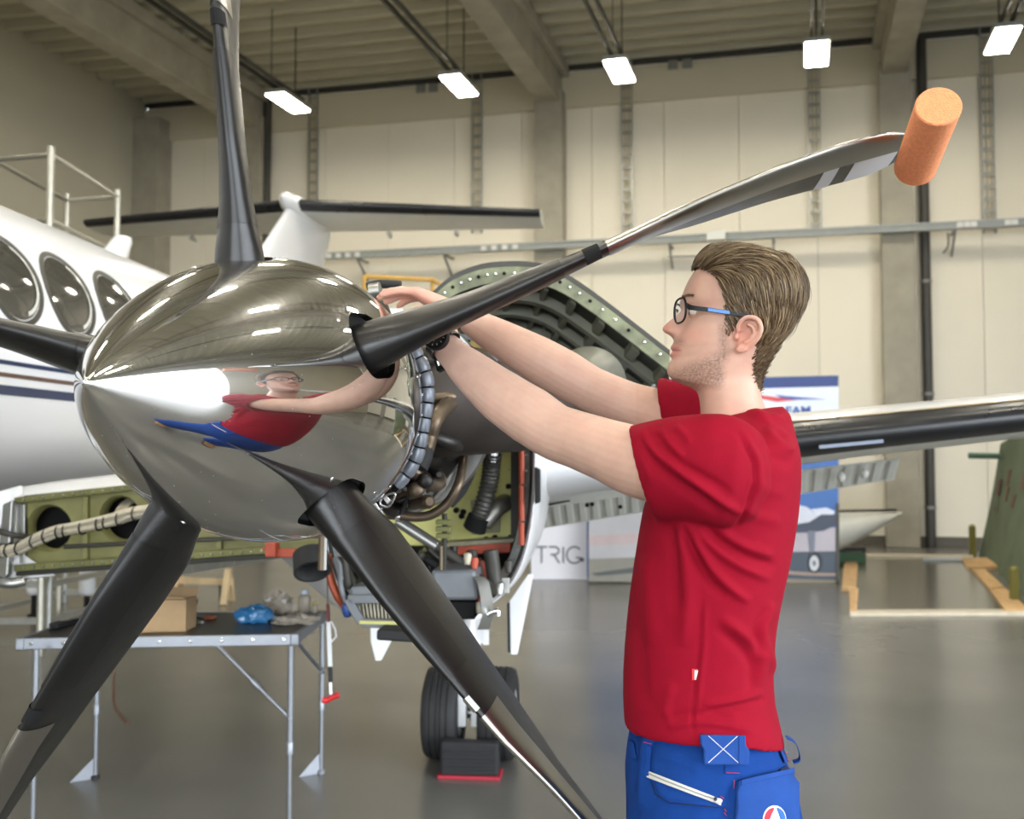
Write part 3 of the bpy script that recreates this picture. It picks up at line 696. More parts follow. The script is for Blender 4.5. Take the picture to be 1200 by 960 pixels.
# wing root fairing on the fuselage side
q = MB(); q.loft([[SPx(-60, 590, -.08), SPx(-60, 690, -.08), SPx(-90, 690, -.06), SPx(-90, 560, -.06)], [SPx(10, 572, -.02), SPx(24, 600, -.02), SPx(16, 680, -.02), SPx(-60, 690, -.02)], [SPx(26, 566, .02), SPx(26, 590, .02), SPx(18, 676, .02), SPx(-60, 690, .02)]]); q.build('root_fairing', m_paint, plane, 50, bev=.01)
q = MB(); q.prism([SPx(15, 590, -.04), SPx(27, 585, -.04), SPx(21, 672, -.04), SPx(8, 680, -.04)], -A3 * .03); q.build('root_rib', m_alu, plane, bev=.006)
q = MB(); q.tube(crom([SPx(3, 672, -.07), SPx(10, 678, -.07), SPx(24, 681, -.07), SPx(38, 679, -.05)]), .022, 10); q.build('root_seal', m_alu, plane, 60)
# wire bundle along the spar
m_tie = mat('black_cable_tie', C(22, 22, 24), .5)
path = [(-30, 636), (0, 638), (18, 643), (35, 641), (52, 633), (66, 627), (84, 621), (108, 617), (130, 612), (150, 607), (168, 601), (200, 596), (240, 592), (300, 588)]
wbq = thing('wire_bundle', None, None, SPx(100, 620, -.08)); wbq.parent = plane; wbq.location = Vector(wloc(wbq) - wloc(plane))
for j in range(9):
    dy, dd = rnd.uniform(-4.5, 4.5), rnd.uniform(-.015, .015); f = rnd.uniform(1, 2)
    pts = crom([SPx(x, y + dy + f * math.sin(x / 30 + j), -.09 + dd) for x, y in path], 5)
    q = MB(); q.tube(pts, .010 if j < 5 else .013, 6); q.build('wire', m_wire, wbq, 60)
for x, y in path[1:-1]:
    for dx in ((0, 8) if x in (18, 84, 130) else (3,)):
        c = SPx(x + dx, np.interp(x + dx, [p[0] for p in path], [p[1] for p in path]), -.09)
        q = MB(); pts = [c + Z3 * .027 * math.cos(t) + A3 * .034 * math.sin(t) for t in np.linspace(0, 2 * math.pi, 14)[:-1]]; q.tube(pts, .0035, 5, loop=True); q.build('cable_tie', m_tie, wbq)
for j in range(5):
    q = MB(); q.tube(crom([SPx(137 + 3 * j, 585, .12), SPx(139 + 2.6 * j, 592, .02), SPx(143 + 2.2 * j, 600, -.05), SPx(150 + j, 606, -.09)]), .006, 6); q.build('wire', m_wire, wbq, 60)
q = MB(); q.tube(crom([SPx(-10, 616, -.06), SPx(10, 620, -.08), SPx(28, 625, -.08), SPx(42, 630, -.02)]), .012, 6); q.build('wire', m_dark, wbq, 60)
q = MB(); q.tube([SPx(80, 640, -.03), SPx(200, 634, -.03), SPx(320, 628, -.03)], .010, 6); q.build('conduit', m_dark, spar, 60)
# inboard flap seen under the spar
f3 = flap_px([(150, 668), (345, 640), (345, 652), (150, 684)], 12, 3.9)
# landing gear -----------------------------------------------------------
gy = 4.68
gc = V3(*P(553, 600, gy)[:2], 0)
TR = .222
def gp(o, s, z): return V3(*(gc + ax_u * o + A3 * s)[:2], z)
for sgn in (-1, 1):
    c = gp(.135 * sgn, 0, TR)
    prof = [(-.085, .12), (-.085, .15), (-.088, .18), (-.08, .207), (-.06, .218), (-.045, .2195), (-.043, .214), (-.037, .214), (-.035, .221), (-.015, .222), (-.013, .216), (-.006, .216), (-.004, .222), (.004, .222), (.006, .216), (.013, .216), (.015, .222), (.035, .221), (.037, .214), (.043, .214), (.045, .2195), (.06, .218), (.08, .207), (.088, .18), (.085, .15), (.085, .12)]
    q = MB(); q.lathe(c, ax_u, prof, 48, False); ty = q.build('tyre', m_tyre, plane, 35)
    q = MB(); q.lathe(c, ax_u, [(-.08, .121), (-.075, .135), (-.06, .11), (-.03, .10), (-.03, .03), (.03, .03), (.03, .10), (.06, .11), (.075, .135), (.08, .121)], 32); q.build('wheel_rim', m_paint, ty, 35)
q = MB(); q.cyl(gp(-.2, 0, TR), gp(.2, 0, TR), .028, 16); q.build('axle', m_alu, plane, 40)
q = MB(); q.cyl(gp(0, .02, TR - .03), gp(0, .10, .80), .038, 18); q.cyl(gp(0, .06, .55), gp(0, .12, 1.15), .055, 18); q.build('gear_strut', m_paint, plane, 40)
q = MB()
for o in (-.036, .036): q.box(gp(o, -.1, .28), (.05, .03, .2), (ax_u, A3, Z3))
q.build('brake_link', m_paint, plane, bev=.008)
# nacelle -------------------------------------------------------------------
NSx = 1.75
def NP(px, py, d=0.0): return AP(px, py, NSx) + A3 * d
rim = [(629, 470), (629, 530), (628, 570), (625, 610), (617, 650), (604, 680), (585, 702), (560, 718), (530, 731), (490, 738), (450, 735), (418, 722), (398, 700), (386, 670), (380, 640), (376, 600), (374, 540), (376, 470), (392, 425), (425, 400), (470, 390), (520, 388), (565, 396), (600, 415), (620, 440)]
cen = (502, 560)
rimc = crom([V3(x, y, 0) for x, y in rim], 4, loop=True)
def ringp(scale, d, up=0.0): return [NP(cen[0] + (p[0] - cen[0]) * scale, cen[1] + (p[1] - cen[1]) * scale, d) + Z3 * up for p in rimc]
q = MB(); q.loft([ringp(.965, .0), ringp(.985, -.012), ringp(1.0, 0.0), ringp(1.02, .25), ringp(1.03, .9, .02), ringp(.9, 2.0, .12), ringp(.4, 3.2, .3), ringp(.05, 3.6, .35)], False, True); nac = q.build('nacelle', m_paint, plane, 50)
q = MB(); q.loft([ringp(.935, .01), ringp(.95, -.004), ringp(.966, .0), ringp(.966, .05)], False, False); q.build('rubber_seal', m_tyre, nac, 50)
q = MB(); q.loft([ringp(.86, .05), ringp(.87, .02), ringp(.936, .01), ringp(.94, .05)], False, False); q.build('frame_ring', mat('grey_frame', C(128, 132, 130), .45, .4, var=.25, scale=24), nac, 50)
for k in range(0, len(rimc), 2):
    p = rimc[k]
    if p[1] > 520: 
        c = NP(cen[0] + (p[0] - cen[0]) * .90, cen[1] + (p[1] - cen[1]) * .90, .012); q = MB(); q.ball(c, .006, nu=6, nv=4); q.build('rivet', m_alu, nac)
q = MB(); q.loft([ringp(.87, .05), ringp(.87, .55), ringp(.2, .55)], False, True); q.build('engine_bay', m_int, nac, 50)
q = MB(); q.prism([NP(628, 547, -.06), NP(634, 550, -.06), NP(634, 588, -.06), NP(628, 590, -.06)], A3 * .05); q.build('hinge_block', m_tyre, nac, bev=.004)
# yellow-green firewall shelf with its flange
FSx = 1.95
def FPx(px, py, d=0.0): return AP(px, py, FSx) + A3 * d
q = MB(); q.prism([FPx(395, 470), FPx(613, 470), FPx(613, 634), FPx(520, 640), FPx(440, 640), FPx(395, 640)], A3 * .03); fw = q.build('firewall', m_yellow, plane, bev=.004)
q = MB(); q.prism([FPx(552, 586, -.012), FPx(588, 584, -.012), FPx(586, 624, -.012), FPx(553, 626, -.012)], A3 * .012); q.build('patch_plate', mat('patch_grey', C(150, 146, 112), .5), fw, bev=.002)
for px, py in ((555, 620), (578, 605), (583, 597), (580, 630), (598, 630), (596, 570), (605, 572), (541, 605), (543, 600), (535, 598), (570, 632)):
    q = MB(); q.lathe(FPx(px, py, -.004), -A3, [(-.004, .011), (.006, .011), (.012, .006)], 10); q.build('bolt', m_hole, fw)
q = MB(); q.prism([FPx(507, 640, -.09), FPx(601, 633, -.09), FPx(601, 645, -.09), FPx(507, 649, -.09)], A3 * .10); q.build('red_shelf_edge', m_red, fw, bev=.004)
q = MB(); q.prism([FPx(510, 634, -.10), FPx(605, 628, -.10), FPx(605, 633, -.10), FPx(510, 640, -.10)], A3 * .12); q.build('shelf_flange', mat('flange_grey', C(140, 134, 110), .5, var=.2, scale=30), fw, bev=.003)
q = MB(); q.prism([FPx(318, 639, -.12), FPx(420, 641, -.12), FPx(420, 652, -.12), FPx(335, 649, -.12)], A3 * .12); q.build('red_shelf_edge', m_red, fw, bev=.004)
q = MB(); q.prism([FPx(338, 631, -.11), FPx(420, 632, -.11), FPx(420, 641, -.11), FPx(338, 640, -.11)], A3 * .12); q.build('shelf_flange', m_olive, fw, bev=.003)
q = MB(); q.box(FPx(329, 640, -.1), (.03, .06, .055), (ax_u, A3, Z3)); q.box(FPx(336, 640, -.12), (.012, .06, .05), (ax_u, A3, Z3)); q.build('red_bracket', m_red, fw, bev=.003)
rod = thing('red_strut', None, None, FPx(612, 580, -.05)); rod.parent = plane; rod.location = Vector(wloc(rod) - wloc(plane))
for y0, y1 in ((470, 567), (569, 610), (612, 638)):
    q = MB(); q.cyl(NP(611.5, y0, -.025), NP(612, y1, -.025), .0105, 14); q.build('segment', m_red, rod, 40)
for px in (605, 606): 
    pass
q = MB(); q.bar(FPx(604, 470, -.02), FPx(604, 636, -.02), .02, .03); q.build('frame_post', m_int, fw)
q = MB(); q.tube(crom([FPx(607, 645, -.1), FPx(608, 655, -.1), FPx(605, 664, -.1), FPx(607, 672, -.1)]), .004, 5); q.build('lock_chain', m_hole, fw)
# corrugated hose with chrome cap and elbow
hs = [FPx(583, 532, -.16), FPx(581, 545, -.15), FPx(578, 565, -.14), FPx(571, 590, -.13), FPx(564, 608, -.12)]
hp = crom(hs, 14); rr_ = [.032 + .0035 * math.sin(i * 2.2) for i in range(len(hp))]
q = MB(); q.tube(hp, rr_, 16); hose = q.build('ribbed_hose', mat('dark_ribbed_hose', C(92, 90, 86), .5, .5, var=.15, scale=30), plane, 60)
q = MB(); q.cyl(FPx(583.5, 524, -.165), FPx(582.5, 541, -.158), .026, 18); q.build('chrome_cap', m_screw, hose, 40)
q = MB(); q.lathe(hp[-6], hp[-1] - hp[-6], [(0, .034), (0, .041), (.05, .043), (.055, .036)], 18); q.build('clamp_ring', m_hole, hose, 40)
q = MB(); q.tube(crom([FPx(570, 611, -.1), FPx(577, 603, -.09), FPx(585, 594, -.07), FPx(592, 589, .0)]), .034, 16); q.build('bright_elbow', m_hose, hose, 60)
m_duct_ = mat('grey_hose', C(120, 122, 120), .5, .2)
# engine core ------------------------------------------------------------------
eng = thing('engine', None, None, A(.9, 0, 0), None); eng.parent = plane; eng.location = Vector(wloc(eng) - wloc(plane))
q = MB(); q.lathe(H, ax_a, [(.33, .06), (.33, .13), (.42, .15), (.44, .205), (.47, .205), (.475, .17), (.62, .19), (.63, .225), (.66, .225), (.665, .20), (.85, .22), (1.0, .245), (1.02, .275), (1.06, .275), (1.065, .25), (1.35, .25), (1.9, .24)], 56); q.build('engine_core', m_core, eng, 30)
q = MB(); q.lathe(H, ax_a, [(1.18, .25), (1.18, .31), (1.215, .315), (1.22, .25)], 56); q.build('engine_flange', m_alu, eng, 30)
for k in range(36):
    t = 2 * math.pi * k / 36; c = H + ax_a * .655 + .213 * (math.cos(t) * ax_u + math.sin(t) * ax_w)
    q = MB(); q.lathe(c - ax_a * .04, ax_a, [(0, .004), (0, .007), (.02, .007), (.02, .011), (.03, .011)], 6); q.build('bolt', m_alu, eng)
for k in range(14):
    t = 2 * math.pi * k / 14 + .1; d = math.cos(t) * ax_u + math.sin(t) * ax_w
    q = MB(); q.tube(crom([H + ax_a * .72 + d * .19, H + ax_a * .74 + d * .25, H + ax_a * .80 + d * .28, H + ax_a * .92 + d * .28, H + ax_a * 1.0 + d * .25], 4), .018, 8); q.build('fuel_tube', m_bronze if k % 3 == 0 else m_core, eng, 60)
# finger-like adapters low on the right
for (xa, ya, xb, yb, r) in ((470, 568, 499, 563, .021), (468, 580, 488, 574, .021), (476, 590, 502, 588, .018), (500, 552, 514, 556, .012)):
    pa, pb = AP(xa, ya, .95), AP(xb, yb, .72); q = MB(); L = np.linalg.norm(pb - pa)
    q.lathe(pa, pb - pa, [(0, r), (L, r), (L + .006, r * .9), (L + .012, r * .55)], 14); q.build('fuel_adapter', m_bronze if ya > 570 else m_core, eng, 40)
# exhaust stacks (outboard one hides behind the forearms)
def exst(sg):
    pts = crom([A(.80, .10 * sg, .03), A(.83, .20 * sg, .035), A(.90, .34 * sg, .045), A(1.04, .46 * sg, .055), A(1.28, .55 * sg, .06)], 7); n = len(pts)
    rings = []
    for i, p in enumerate(pts):
        t = unit(pts[min(i + 1, n - 1)] - pts[max(i - 1, 0)]); s = unit(np.cross(Z3, t)); f = i / (n - 1); rz = .145 + .0 * f; rs = .12 - .015 * f
        rings.append([p + Z3 * rz * math.sin(2 * math.pi * k / 36) + s * rs * math.cos(2 * math.pi * k / 36) for k in range(36)])
    inner = [[pts[-1] + (np.asarray(v) - pts[-1]) * .93 for v in rings[-1]], [pts[-5] + (np.asarray(v) - pts[-5]) * .85 for v in rings[-5]]]
    q = MB(); q.loft(rings + inner, True, True); e = q.build('exhaust_stack', m_exh, eng, 60)
exst(1); exst(-1)
# bronzed pipes
def pxtube(pts, r, m, nm, s, par=eng, n=12):
    q = MB(); q.tube(crom([AP(x, y, s + (d[0] if d else 0)) for x, y, *d in pts], 8), r, n); return q.build(nm, m, par, 60)
pxtube([(543, 528, .1), (542, 548, .05), (536, 570), (524, 590), (506, 603), (488, 606), (470, 604), (452, 603)], .0135, m_bronze, 'drain_pipe', .95)
q = MB(); c = AP(467, 604, .95); q.lathe(c, AP(480, 606, .95) - c, [(-.004, .012), (-.004, .019), (.008, .019), (.008, .012)], 16); q.build('silver_ring', m_screw, eng, 40)
pxtube([(530, 470, .15), (519, 480, .06), (508, 494), (502, 512), (497, 530, -.02), (490, 548, -.03)], .022, m_bronze, 'bleed_pipe', .62)
pxtube([(498, 524), (495, 536, -.02), (490, 548, -.03)], .0235, m_tyre, 'bleed_boot', .61)
pxtube([(530, 530), (529, 548), (520, 570), (505, 588), (488, 598), (470, 603)], .010, m_hose, 'fuel_line', 1.1)
pxtube([(556, 520, .1), (552, 545), (540, 572), (525, 590)], .022, m_tyre, 'black_hose', 1.3)
pxtube([(521, 602), (521, 630), (520, 668)], .009, m_int, 'control_rod', 1.5)
pxtube([(517, 640), (517, 668)], .006, m_bronze, 'control_rod', 1.45)
for y in (612, 620, 628): 
    q = MB(); q.box(AP(520, y, 1.48), (.05, .03, .016), (ax_u, A3, Z3)); q.build('linkage', m_olive, eng, bev=.003)
for (xa, ya, xb, yb, r, m, s) in ((465, 610, 512, 640, .020, m_alu, 1.55), (512, 640, 548, 664, .018, m_dark, 1.7), (575, 645, 581, 692, .026, m_dark, 1.65), (556, 675, 583, 696, .019, m_dark, 1.6), (553, 645, 553, 680, .02, m_dark, 1.75), (378, 628, 377, 668, .011, m_bronze, .9), (381, 630, 380, 668, .007, m_alu, .9), (402, 652, 408, 690, .02, m_dark, 1.7), (430, 650, 440, 690, .02, m_core, 1.7)):
    q = MB(); q.cyl(AP(xa, ya, s), AP(xb, yb, s), r, 12); q.build('strut', m, eng, 40)
q = MB(); q.lathe(AP(566, 658, 1.72), AP(570, 684, 1.72) - AP(566, 658, 1.72), [(0, .022), (.09, .032)], 14); q.build('orange_funnel', m_red, eng, 40)
for px, py, m in ((548, 655, m_wire), (556, 660, m_red), (560, 690, m_screw), (564, 698, m_red), (566, 705, mat('blue_fitting', C(70, 120, 160), .4)), (562, 712, m_wire), (586, 690, m_alu), (596, 664, m_dark)):
    q = MB(); q.lathe(AP(px, py, 1.55), A3 * .3 + Z3, [(-.02, .010), (.0, .014), (.015, .014), (.02, .007)], 10); q.build('fitting', m, eng, 40)
q = MB(); q.box(AP(588, 686, 1.66), (.055, .01, .055), (ax_u, A3, Z3)); q.build('bracket', m_alu, eng, bev=.003)
# hoses and looms crowding the lower bay
for k in range(18):
    x0_, y0_ = rnd.uniform(400, 600), rnd.uniform(640, 660); x1_, y1_ = x0_ + rnd.uniform(-35, 35), rnd.uniform(680, 722); s_ = rnd.uniform(1.7, 1.9); mx_, my_ = (x0_ + x1_) / 2 + rnd.uniform(-14, 14), (y0_ + y1_) / 2
    pxtube([(x0_, y0_), (mx_, my_), (min(x1_, 592), y1_)], rnd.choice([.008, .011, .015]), rnd.choice([m_dark, m_tyre, m_core, m_olive, m_duct_]), 'bay_hose', s_)
for k in range(10):
    x0_ = rnd.uniform(450, 520); pxtube([(x0_, rnd.uniform(545, 560)), (x0_ + rnd.uniform(-12, 14), 575), (x0_ + rnd.uniform(-25, 5), rnd.uniform(588, 604))], rnd.choice([.006, .008, .010]), rnd.choice([m_dark, m_core, m_bronze, m_tyre]), 'bay_line', rnd.uniform(.75, .95))
# oil cooler, its grille and the duct boxes
m_duct = mat('grey_duct_paint', C(116, 120, 124), .45, .2, var=.12, scale=12)
oc = thing('oil_cooler', None, None, AP(445, 715, 1.6)); oc.parent = plane; oc.location = Vector(wloc(oc) - wloc(plane))
q = MB(); q.prism([AP(411, 688, 1.58), AP(452, 686, 1.58), AP(478, 692, 1.58), AP(480, 701, 1.58), AP(412, 701, 1.58)], A3 * .25); q.build('duct_box', m_duct, oc, bev=.006)
q = MB()
for a, b in (((408, 702), (482, 702)), ((482, 702), (484, 732)), ((484, 732), (424, 730)), ((424, 730), (408, 702))): q.bar(AP(*a, 1.57), AP(*b, 1.57), .03, .022, up=A3)
q.build('frame', m_duct, oc, bev=.004)
q = MB(); q.prism([AP(414, 704, 1.66), AP(480, 704, 1.66), AP(480, 730, 1.66), AP(424, 728, 1.66)], A3 * .05); q.build('core', m_dark, oc)
for k in range(15):
    q = MB(); q.bar(AP(417 + k * 4.4, 705, 1.63), AP(421 + k * 4.1, 727, 1.63), .03, .005, up=ax_u); q.build('fin', m_wire, oc)
q = MB(); q.bar(AP(422, 729, 1.56), AP(478, 730, 1.56), .02, .010); q.build('yellow_edge', m_yellow, oc)
q = MB(); q.prism([AP(505, 668, 1.5), AP(557, 668, 1.5), AP(561, 704, 1.5), AP(505, 704, 1.5)], A3 * .3); q.build('duct_box', m_duct, oc, bev=.012)
q = MB(); q.prism([AP(508, 706, 1.52), AP(556, 706, 1.52), AP(556, 726, 1.52), AP(508, 726, 1.52)], A3 * .3); q.build('intake_mouth', m_hole, oc)
q = MB(); q.loft([[AP(x - 7, y, 1.47), AP(x + 7, y, 1.52), AP(x + 7, y, 1.75), AP(x - 7, y, 1.75)] for x, y in ((561, 676), (566, 682), (570, 700), (572, 722), (566, 738))]); q.build('duct_side', m_alu, oc, 30)
q = MB(); q.bar(AP(445, 741, 1.5), AP(492, 744, 1.5), .10, .035); q.build('black_bar', m_tyre, oc, bev=.008)
pxtube([(566, 728), (573, 719), (583, 716), (584, 722)], .008, m_screw, 'drain_hook', 1.5, oc)
pxtube([(400, 680), (395, 663), (392, 655), (398, 664), (400, 690), (412, 722)], .010, m_duct, 'edge_tube', 1.6, oc)
q = MB(); q.tube([AP(x, y, 1.62) for x, y in ((384, 650), (385, 668), (389, 684), (396, 700), (405, 712))], .03, 10, flat=.45); q.build('red_intake_lip', mat('rust_red_seal', C(150, 66, 36), .5, var=.15), nac, 60)
q = MB(); q.ball(AP(407, 714, 1.58), (.02, .02, .03), nu=10, nv=6); q.build('blue_cap', mat('blue_cap', C(40, 70, 130), .4), oc, 60)
# black tube end on the left of the nacelle
q = MB(); a, b = AP(364, 650, 1.4), AP(366, 670, 1.36); L = np.linalg.norm(b - a); q.lathe(a, b - a, [(0, .03), (0, .058), (L, .060), (L, .05), (L * .3, .045)], 24); q.build('exhaust_tube', m_tyre, eng, 40)
# inboard white fairing under the wing
q = MB(); q.loft([[AP(x0_, y0_, 2.3), AP(x1_, y1_, 2.1), AP(x2_, y2_, 2.9), AP(x3_, y3_, 3.2)] for (x0_, y0_, x1_, y1_, x2_, y2_, x3_, y3_) in ((328, 652, 345, 646, 400, 640, 380, 640), (360, 684, 376, 664, 420, 660, 400, 690), (400, 716, 403, 712, 430, 715, 420, 722))]); q.build('wheel_bay_fairing', m_paint, plane, 50, bev=.006)
# gear doors
def door(pts, s, th=.025):
    q = MB(); q.prism([AP(x, y, s) for x, y in pts], (ax_u + A3 * .3) * th); q.build('gear_door', m_paint, plane, bev=.006)
door([(433, 724), (461, 726), (460, 737), (440, 775), (434, 752)], 2.5)
door([(594, 708), (619, 672), (614, 700), (600, 768), (596, 766)], 2.3)
door([(556, 726), (567, 722), (567, 757), (557, 748)], 2.5)
q = MB(); q.prism([AP(594, 708, 2.28), AP(597, 706, 2.28), AP(598, 766, 2.28), AP(595, 764, 2.28)], A3 * .02); q.build('door_seal', m_tyre, plane)
# de-ice harness wrapped in silver tape behind the spinner
rimo = H + ax_a * (SBK + .035)
def hr(t, r, d=0.0): return rimo + ax_a * d + r * (math.cos(t) * ax_u + math.sin(t) * ax_w)
har = thing('deice_harness', None, None, rimo); har.parent = plane; har.location = Vector(wloc(har) - wloc(plane))
ts = np.linspace(math.radians(42), math.radians(-42), 13)
for a, b in zip(ts[:-1], ts[1:]):
    g = (a - b) * .06
    q = MB(); q.tube([hr(t, .262 + .004 * math.sin(t * 9)) for t in np.linspace(a - g, b + g, 6)], [.0135, .015, .015, .015, .015, .0135], 12); q.build('tape_wrap', m_tape, har, 50)
q = MB(); q.tube([hr(t, .262, .004) for t in np.linspace(.78, -1.2, 40)], .010, 8); q.build('cable', m_hole, har, 60)
for k, t in enumerate(np.radians([-46, -49, -52, -55, -58, -61, -64])):
    q = MB(); q.box(hr(t, .262 + .008 * (k % 2), .0), (.018, .022, .012), (ax_u * math.cos(t) + ax_w * math.sin(t), ax_a, -ax_u * math.sin(t) + ax_w * math.cos(t))); q.build('clip', m_screw if k % 2 else m_hole, har, bev=.002)
q = MB(); t0 = math.radians(-44); q.tube(crom([hr(t0, .275, -.02), hr(t0 - .10, .285, -.02), hr(t0 - .14, .27, -.02), hr(t0 - .08, .262, -.02)], 5, loop=True), .003, 6, loop=True); q.build('buckle', m_screw, har, 60)
for k in range(24):
    t = math.radians(rnd.uniform(-85, -40)); q = MB(); pts = [hr(t + rnd.uniform(-.05, .05), rnd.uniform(.2, .27), rnd.uniform(0, .08)) for _ in range(4)]; q.tube(crom(pts, 4), rnd.uniform(.003, .006), 5); q.build('wire', rnd.choice([m_hole, m_dark, m_alu]), har, 60)
# propeller governor side: brush block and clamp beside the watch
q = MB(); q.prism([AP(505, 410, .42), AP(512, 405, .42), AP(522, 430, .42), AP(512, 436, .42)], A3 * .04); q.build('brush_block', m_hole, har, bev=.004)
q = MB(); q.tube([AP(*p, .41) for p in ((509, 414), (514, 411), (520, 425), (514, 429))], .003, 5, loop=True); q.build('clip', m_screw, har)
# opened upper cowling: curved shell seen from inside -----------------------------
CS = 1.35
rimt = crom([V3(x, y, 0) for x, y in ((506, 348), (530, 328), (560, 316), (590, 312), (625, 313), (655, 322), (690, 344), (735, 378), (784, 416))], 6)
DEEP = 1.0
CDV = A3 * .55 - ax_u * .13 - Z3 * .13               # the raised door leans inboard and down towards its rear edge
def cw(p, d, drop=0.0, inset=0.0): return AP(p[0], p[1], CS) + CDV * d - Z3 * drop
q = MB(); outer = [[cw(p, d) for p in rimt] for d in (0, .3, .7, DEEP)]; inner = [[cw(p, d, .025) for p in rimt] for d in (0, .3, .7, DEEP)]
ringset = [o + i[::-1] for o, i in zip(outer, inner)]
q.loft(ringset); cowl = q.build('cowling_door', m_int, plane, 50)
q = MB(); rings = []
for p in rimt: rings.append([cw(p, -.012, -.008), cw(p, -.004, -.008), cw(p, .0, .055), cw(p, -.012, .055)])
q.loft(rings); q.build('rim_flange', mat('rim_primer', C(126, 130, 102), .5, var=.45, scale=16, speck=(40, .05, C(60, 64, 50))), cowl, 40)
q = MB(); rings = []
for p in rimt: rings.append([cw(p, -.016, -.012), cw(p, .02, -.012), cw(p, .02, .004), cw(p, -.016, .004)])
q.loft(rings); q.build('rim_edge', m_dark, cowl, 40)
for i in range(0, len(rimt) - 1, 2):
    p = rimt[i]; q = MB(); q.ball(cw(p, -.03, .03), .006, nu=8, nv=5); q.build('rivet', m_screw if i % 3 else m_hole, cowl)
for d in (.22, .45, .68, .9):
    q = MB(); rings = [[cw(p, d, .02), cw(p, d + .05, .02), cw(p, d + .05, .06), cw(p, d, .06)] for p in rimt]; q.loft(rings); q.build('hoop_rib', m_rib, cowl, 40)
for i in (14, 20, 27, 33, 38, 43, 47):
    p, p2 = rimt[i], rimt[i + 1]; q = MB(); q.loft([[cw(p, d, .02), cw(p2, d, .02), cw(p2, d, .05), cw(p, d, .05)] for d in (.06, DEEP)]); q.build('stringer', m_rib, cowl)
q = MB(); e = rimt[-1]; q.loft([[cw(e, 0, -.01), cw(e, 0, .10), cw(e, .03, .10), cw(e, .03, -.01)], [cw(e, DEEP, -.01), cw(e, DEEP, .08), cw(e, DEEP, .08), cw(e, DEEP, -.01)]]); q.build('latch_edge', m_dark, cowl, bev=.004)
for d in (.15, .35, .6, .85):
    q = MB(); q.ball(cw(e, d, .07) - ax_u * .02, .012, nu=8, nv=5); q.build('latch', m_screw, cowl)
pxtube([(636, 388, 0), (640, 378, .3)], .006, m_dark, 'cowl_stay', 1.5, cowl)
# rear cowl / inertial separator hump behind the arms
q = MB(); c = AP(690, 452, 1.25); q.ball(c, (.115, .3, .115), (ax_u, A3, Z3), 28, 18); q.build('exhaust_fairing', mat('grey_green_steel', C(122, 122, 112), .4, .35, var=.1, scale=9), eng, 60)
q = MB(); q.bar(AP(549, 383, .75), AP(585, 420, .75), .02, .016); q.build('bay_rail', m_tape, eng)
q = MB(); q.bar(AP(555, 398, .85), AP(604, 442, .85), .03, .03); q.build('bay_longeron', mat('mustard_primer', C(150, 128, 74), .5), eng)
q = MB(); q.tube(crom([AP(430, 336, .9), AP(445, 333, .9), AP(470, 334, .9)]), .012, 8); q.build('upper_hose', m_tyre, eng, 60)
q = MB(); q.cyl(AP(434, 343, .6), AP(446, 341, .6), .022, 12); q.build('upper_fitting', m_alu, eng, 40)
# ------------------------------------------------------------------ things standing about the hangar floor
m_ftop = mat('black_table_top', C(34, 32, 30), .35, var=.15, scale=10)
m_trim = mat('table_aluminium', C(146, 150, 157), .42, .75, var=.05, scale=20)
TZ = .75
fl, fr_, br_, bl_ = G(25, 748, TZ), G(346, 743, TZ), G(381, 716, TZ), G(88, 724, TZ)
tx = unit(fr_ - fl); bl_ = fl + (br_ - fr_); ty = unit(bl_ - fl)
tb = thing('folding_table', 'folding table with black top and aluminium edges and legs', 'table', V3(*((fl + br_) / 2)[:2], 0))
q = MB(); q.prism([p - V3(0, 0, .012) for p in (fl, fr_, br_, bl_)], (0, 0, .010)); q.build('tabletop', m_ftop, tb)
for a, b in ((fl, fr_), (fr_, br_), (br_, bl_), (bl_, fl)):
    q = MB(); q.bar(a - V3(0, 0, .022), b - V3(0, 0, .022), .018, .045); q.build('edge_trim', m_trim, tb, bev=.003)
for f in np.linspace(.04, .96, 9):
    q = MB(); c = fl + (fr_ - fl) * f - ty * .010 - V3(0, 0, .02); q.lathe(c, -ty, [(0, .008), (.003, .008), (.005, .004)], 10); q.build('rivet', m_screw, tb)
for a in (fl, fr_):
    q = MB(); q.box(a - V3(0, 0, .022) - ty * .002, (.035, .025, .05), (tx, ty, V3(0, 0, 1))); q.build('corner_cap', m_trim, tb, bev=.006)
legs = [G(43, 752, TZ), G(341, 748, TZ), br_ + (fr_ - br_) * .02 - tx * .01, bl_ + tx * .05]
for i, p in enumerate(legs):
    q = MB(); p0 = V3(p[0], p[1], TZ - .03); zj = .31
    q.cyl(p0, V3(p[0], p[1], zj), .0125, 12); q.lathe(V3(p[0], p[1], zj - .02), (0, 0, 1), [(0, .0125), (0, .016), (.045, .016), (.05, .0125)], 12); q.cyl(V3(p[0], p[1], .012), V3(p[0], p[1], zj), .0098, 12)
    lg = q.build('leg', m_trim, tb, 40)
    q = MB(); q.lathe(V3(p[0], p[1], 0), (0, 0, 1), [(0, .02), (.012, .02), (.016, .011)], 12); q.build('foot', m_trim if i != 3 else m_tyre, lg, 40)
    if i in (2, 3):
        q = MB(); q.prism([V3(p[0], p[1], 0) + tx * .01, V3(p[0], p[1], 0) - tx * .09 - ty * .05, V3(p[0], p[1], .10)], ty * .006); q.build('foot_brace', m_trim, lg)
def brace(a, b, j=.5):
    q = MB(); q.cyl(a, b, .0085, 10); c = a + (b - a) * j; q.lathe(c - unit(b - a) * .02, b - a, [(0, .009), (0, .014), (.045, .014), (.045, .009)], 12); q.ball(b, .014, nu=10, nv=6); q.build('brace', m_trim, tb, 40)
brace(fl + (fr_ - fl) * .71 - V3(0, 0, .04), V3(legs[1][0], legs[1][1], .43), .53)
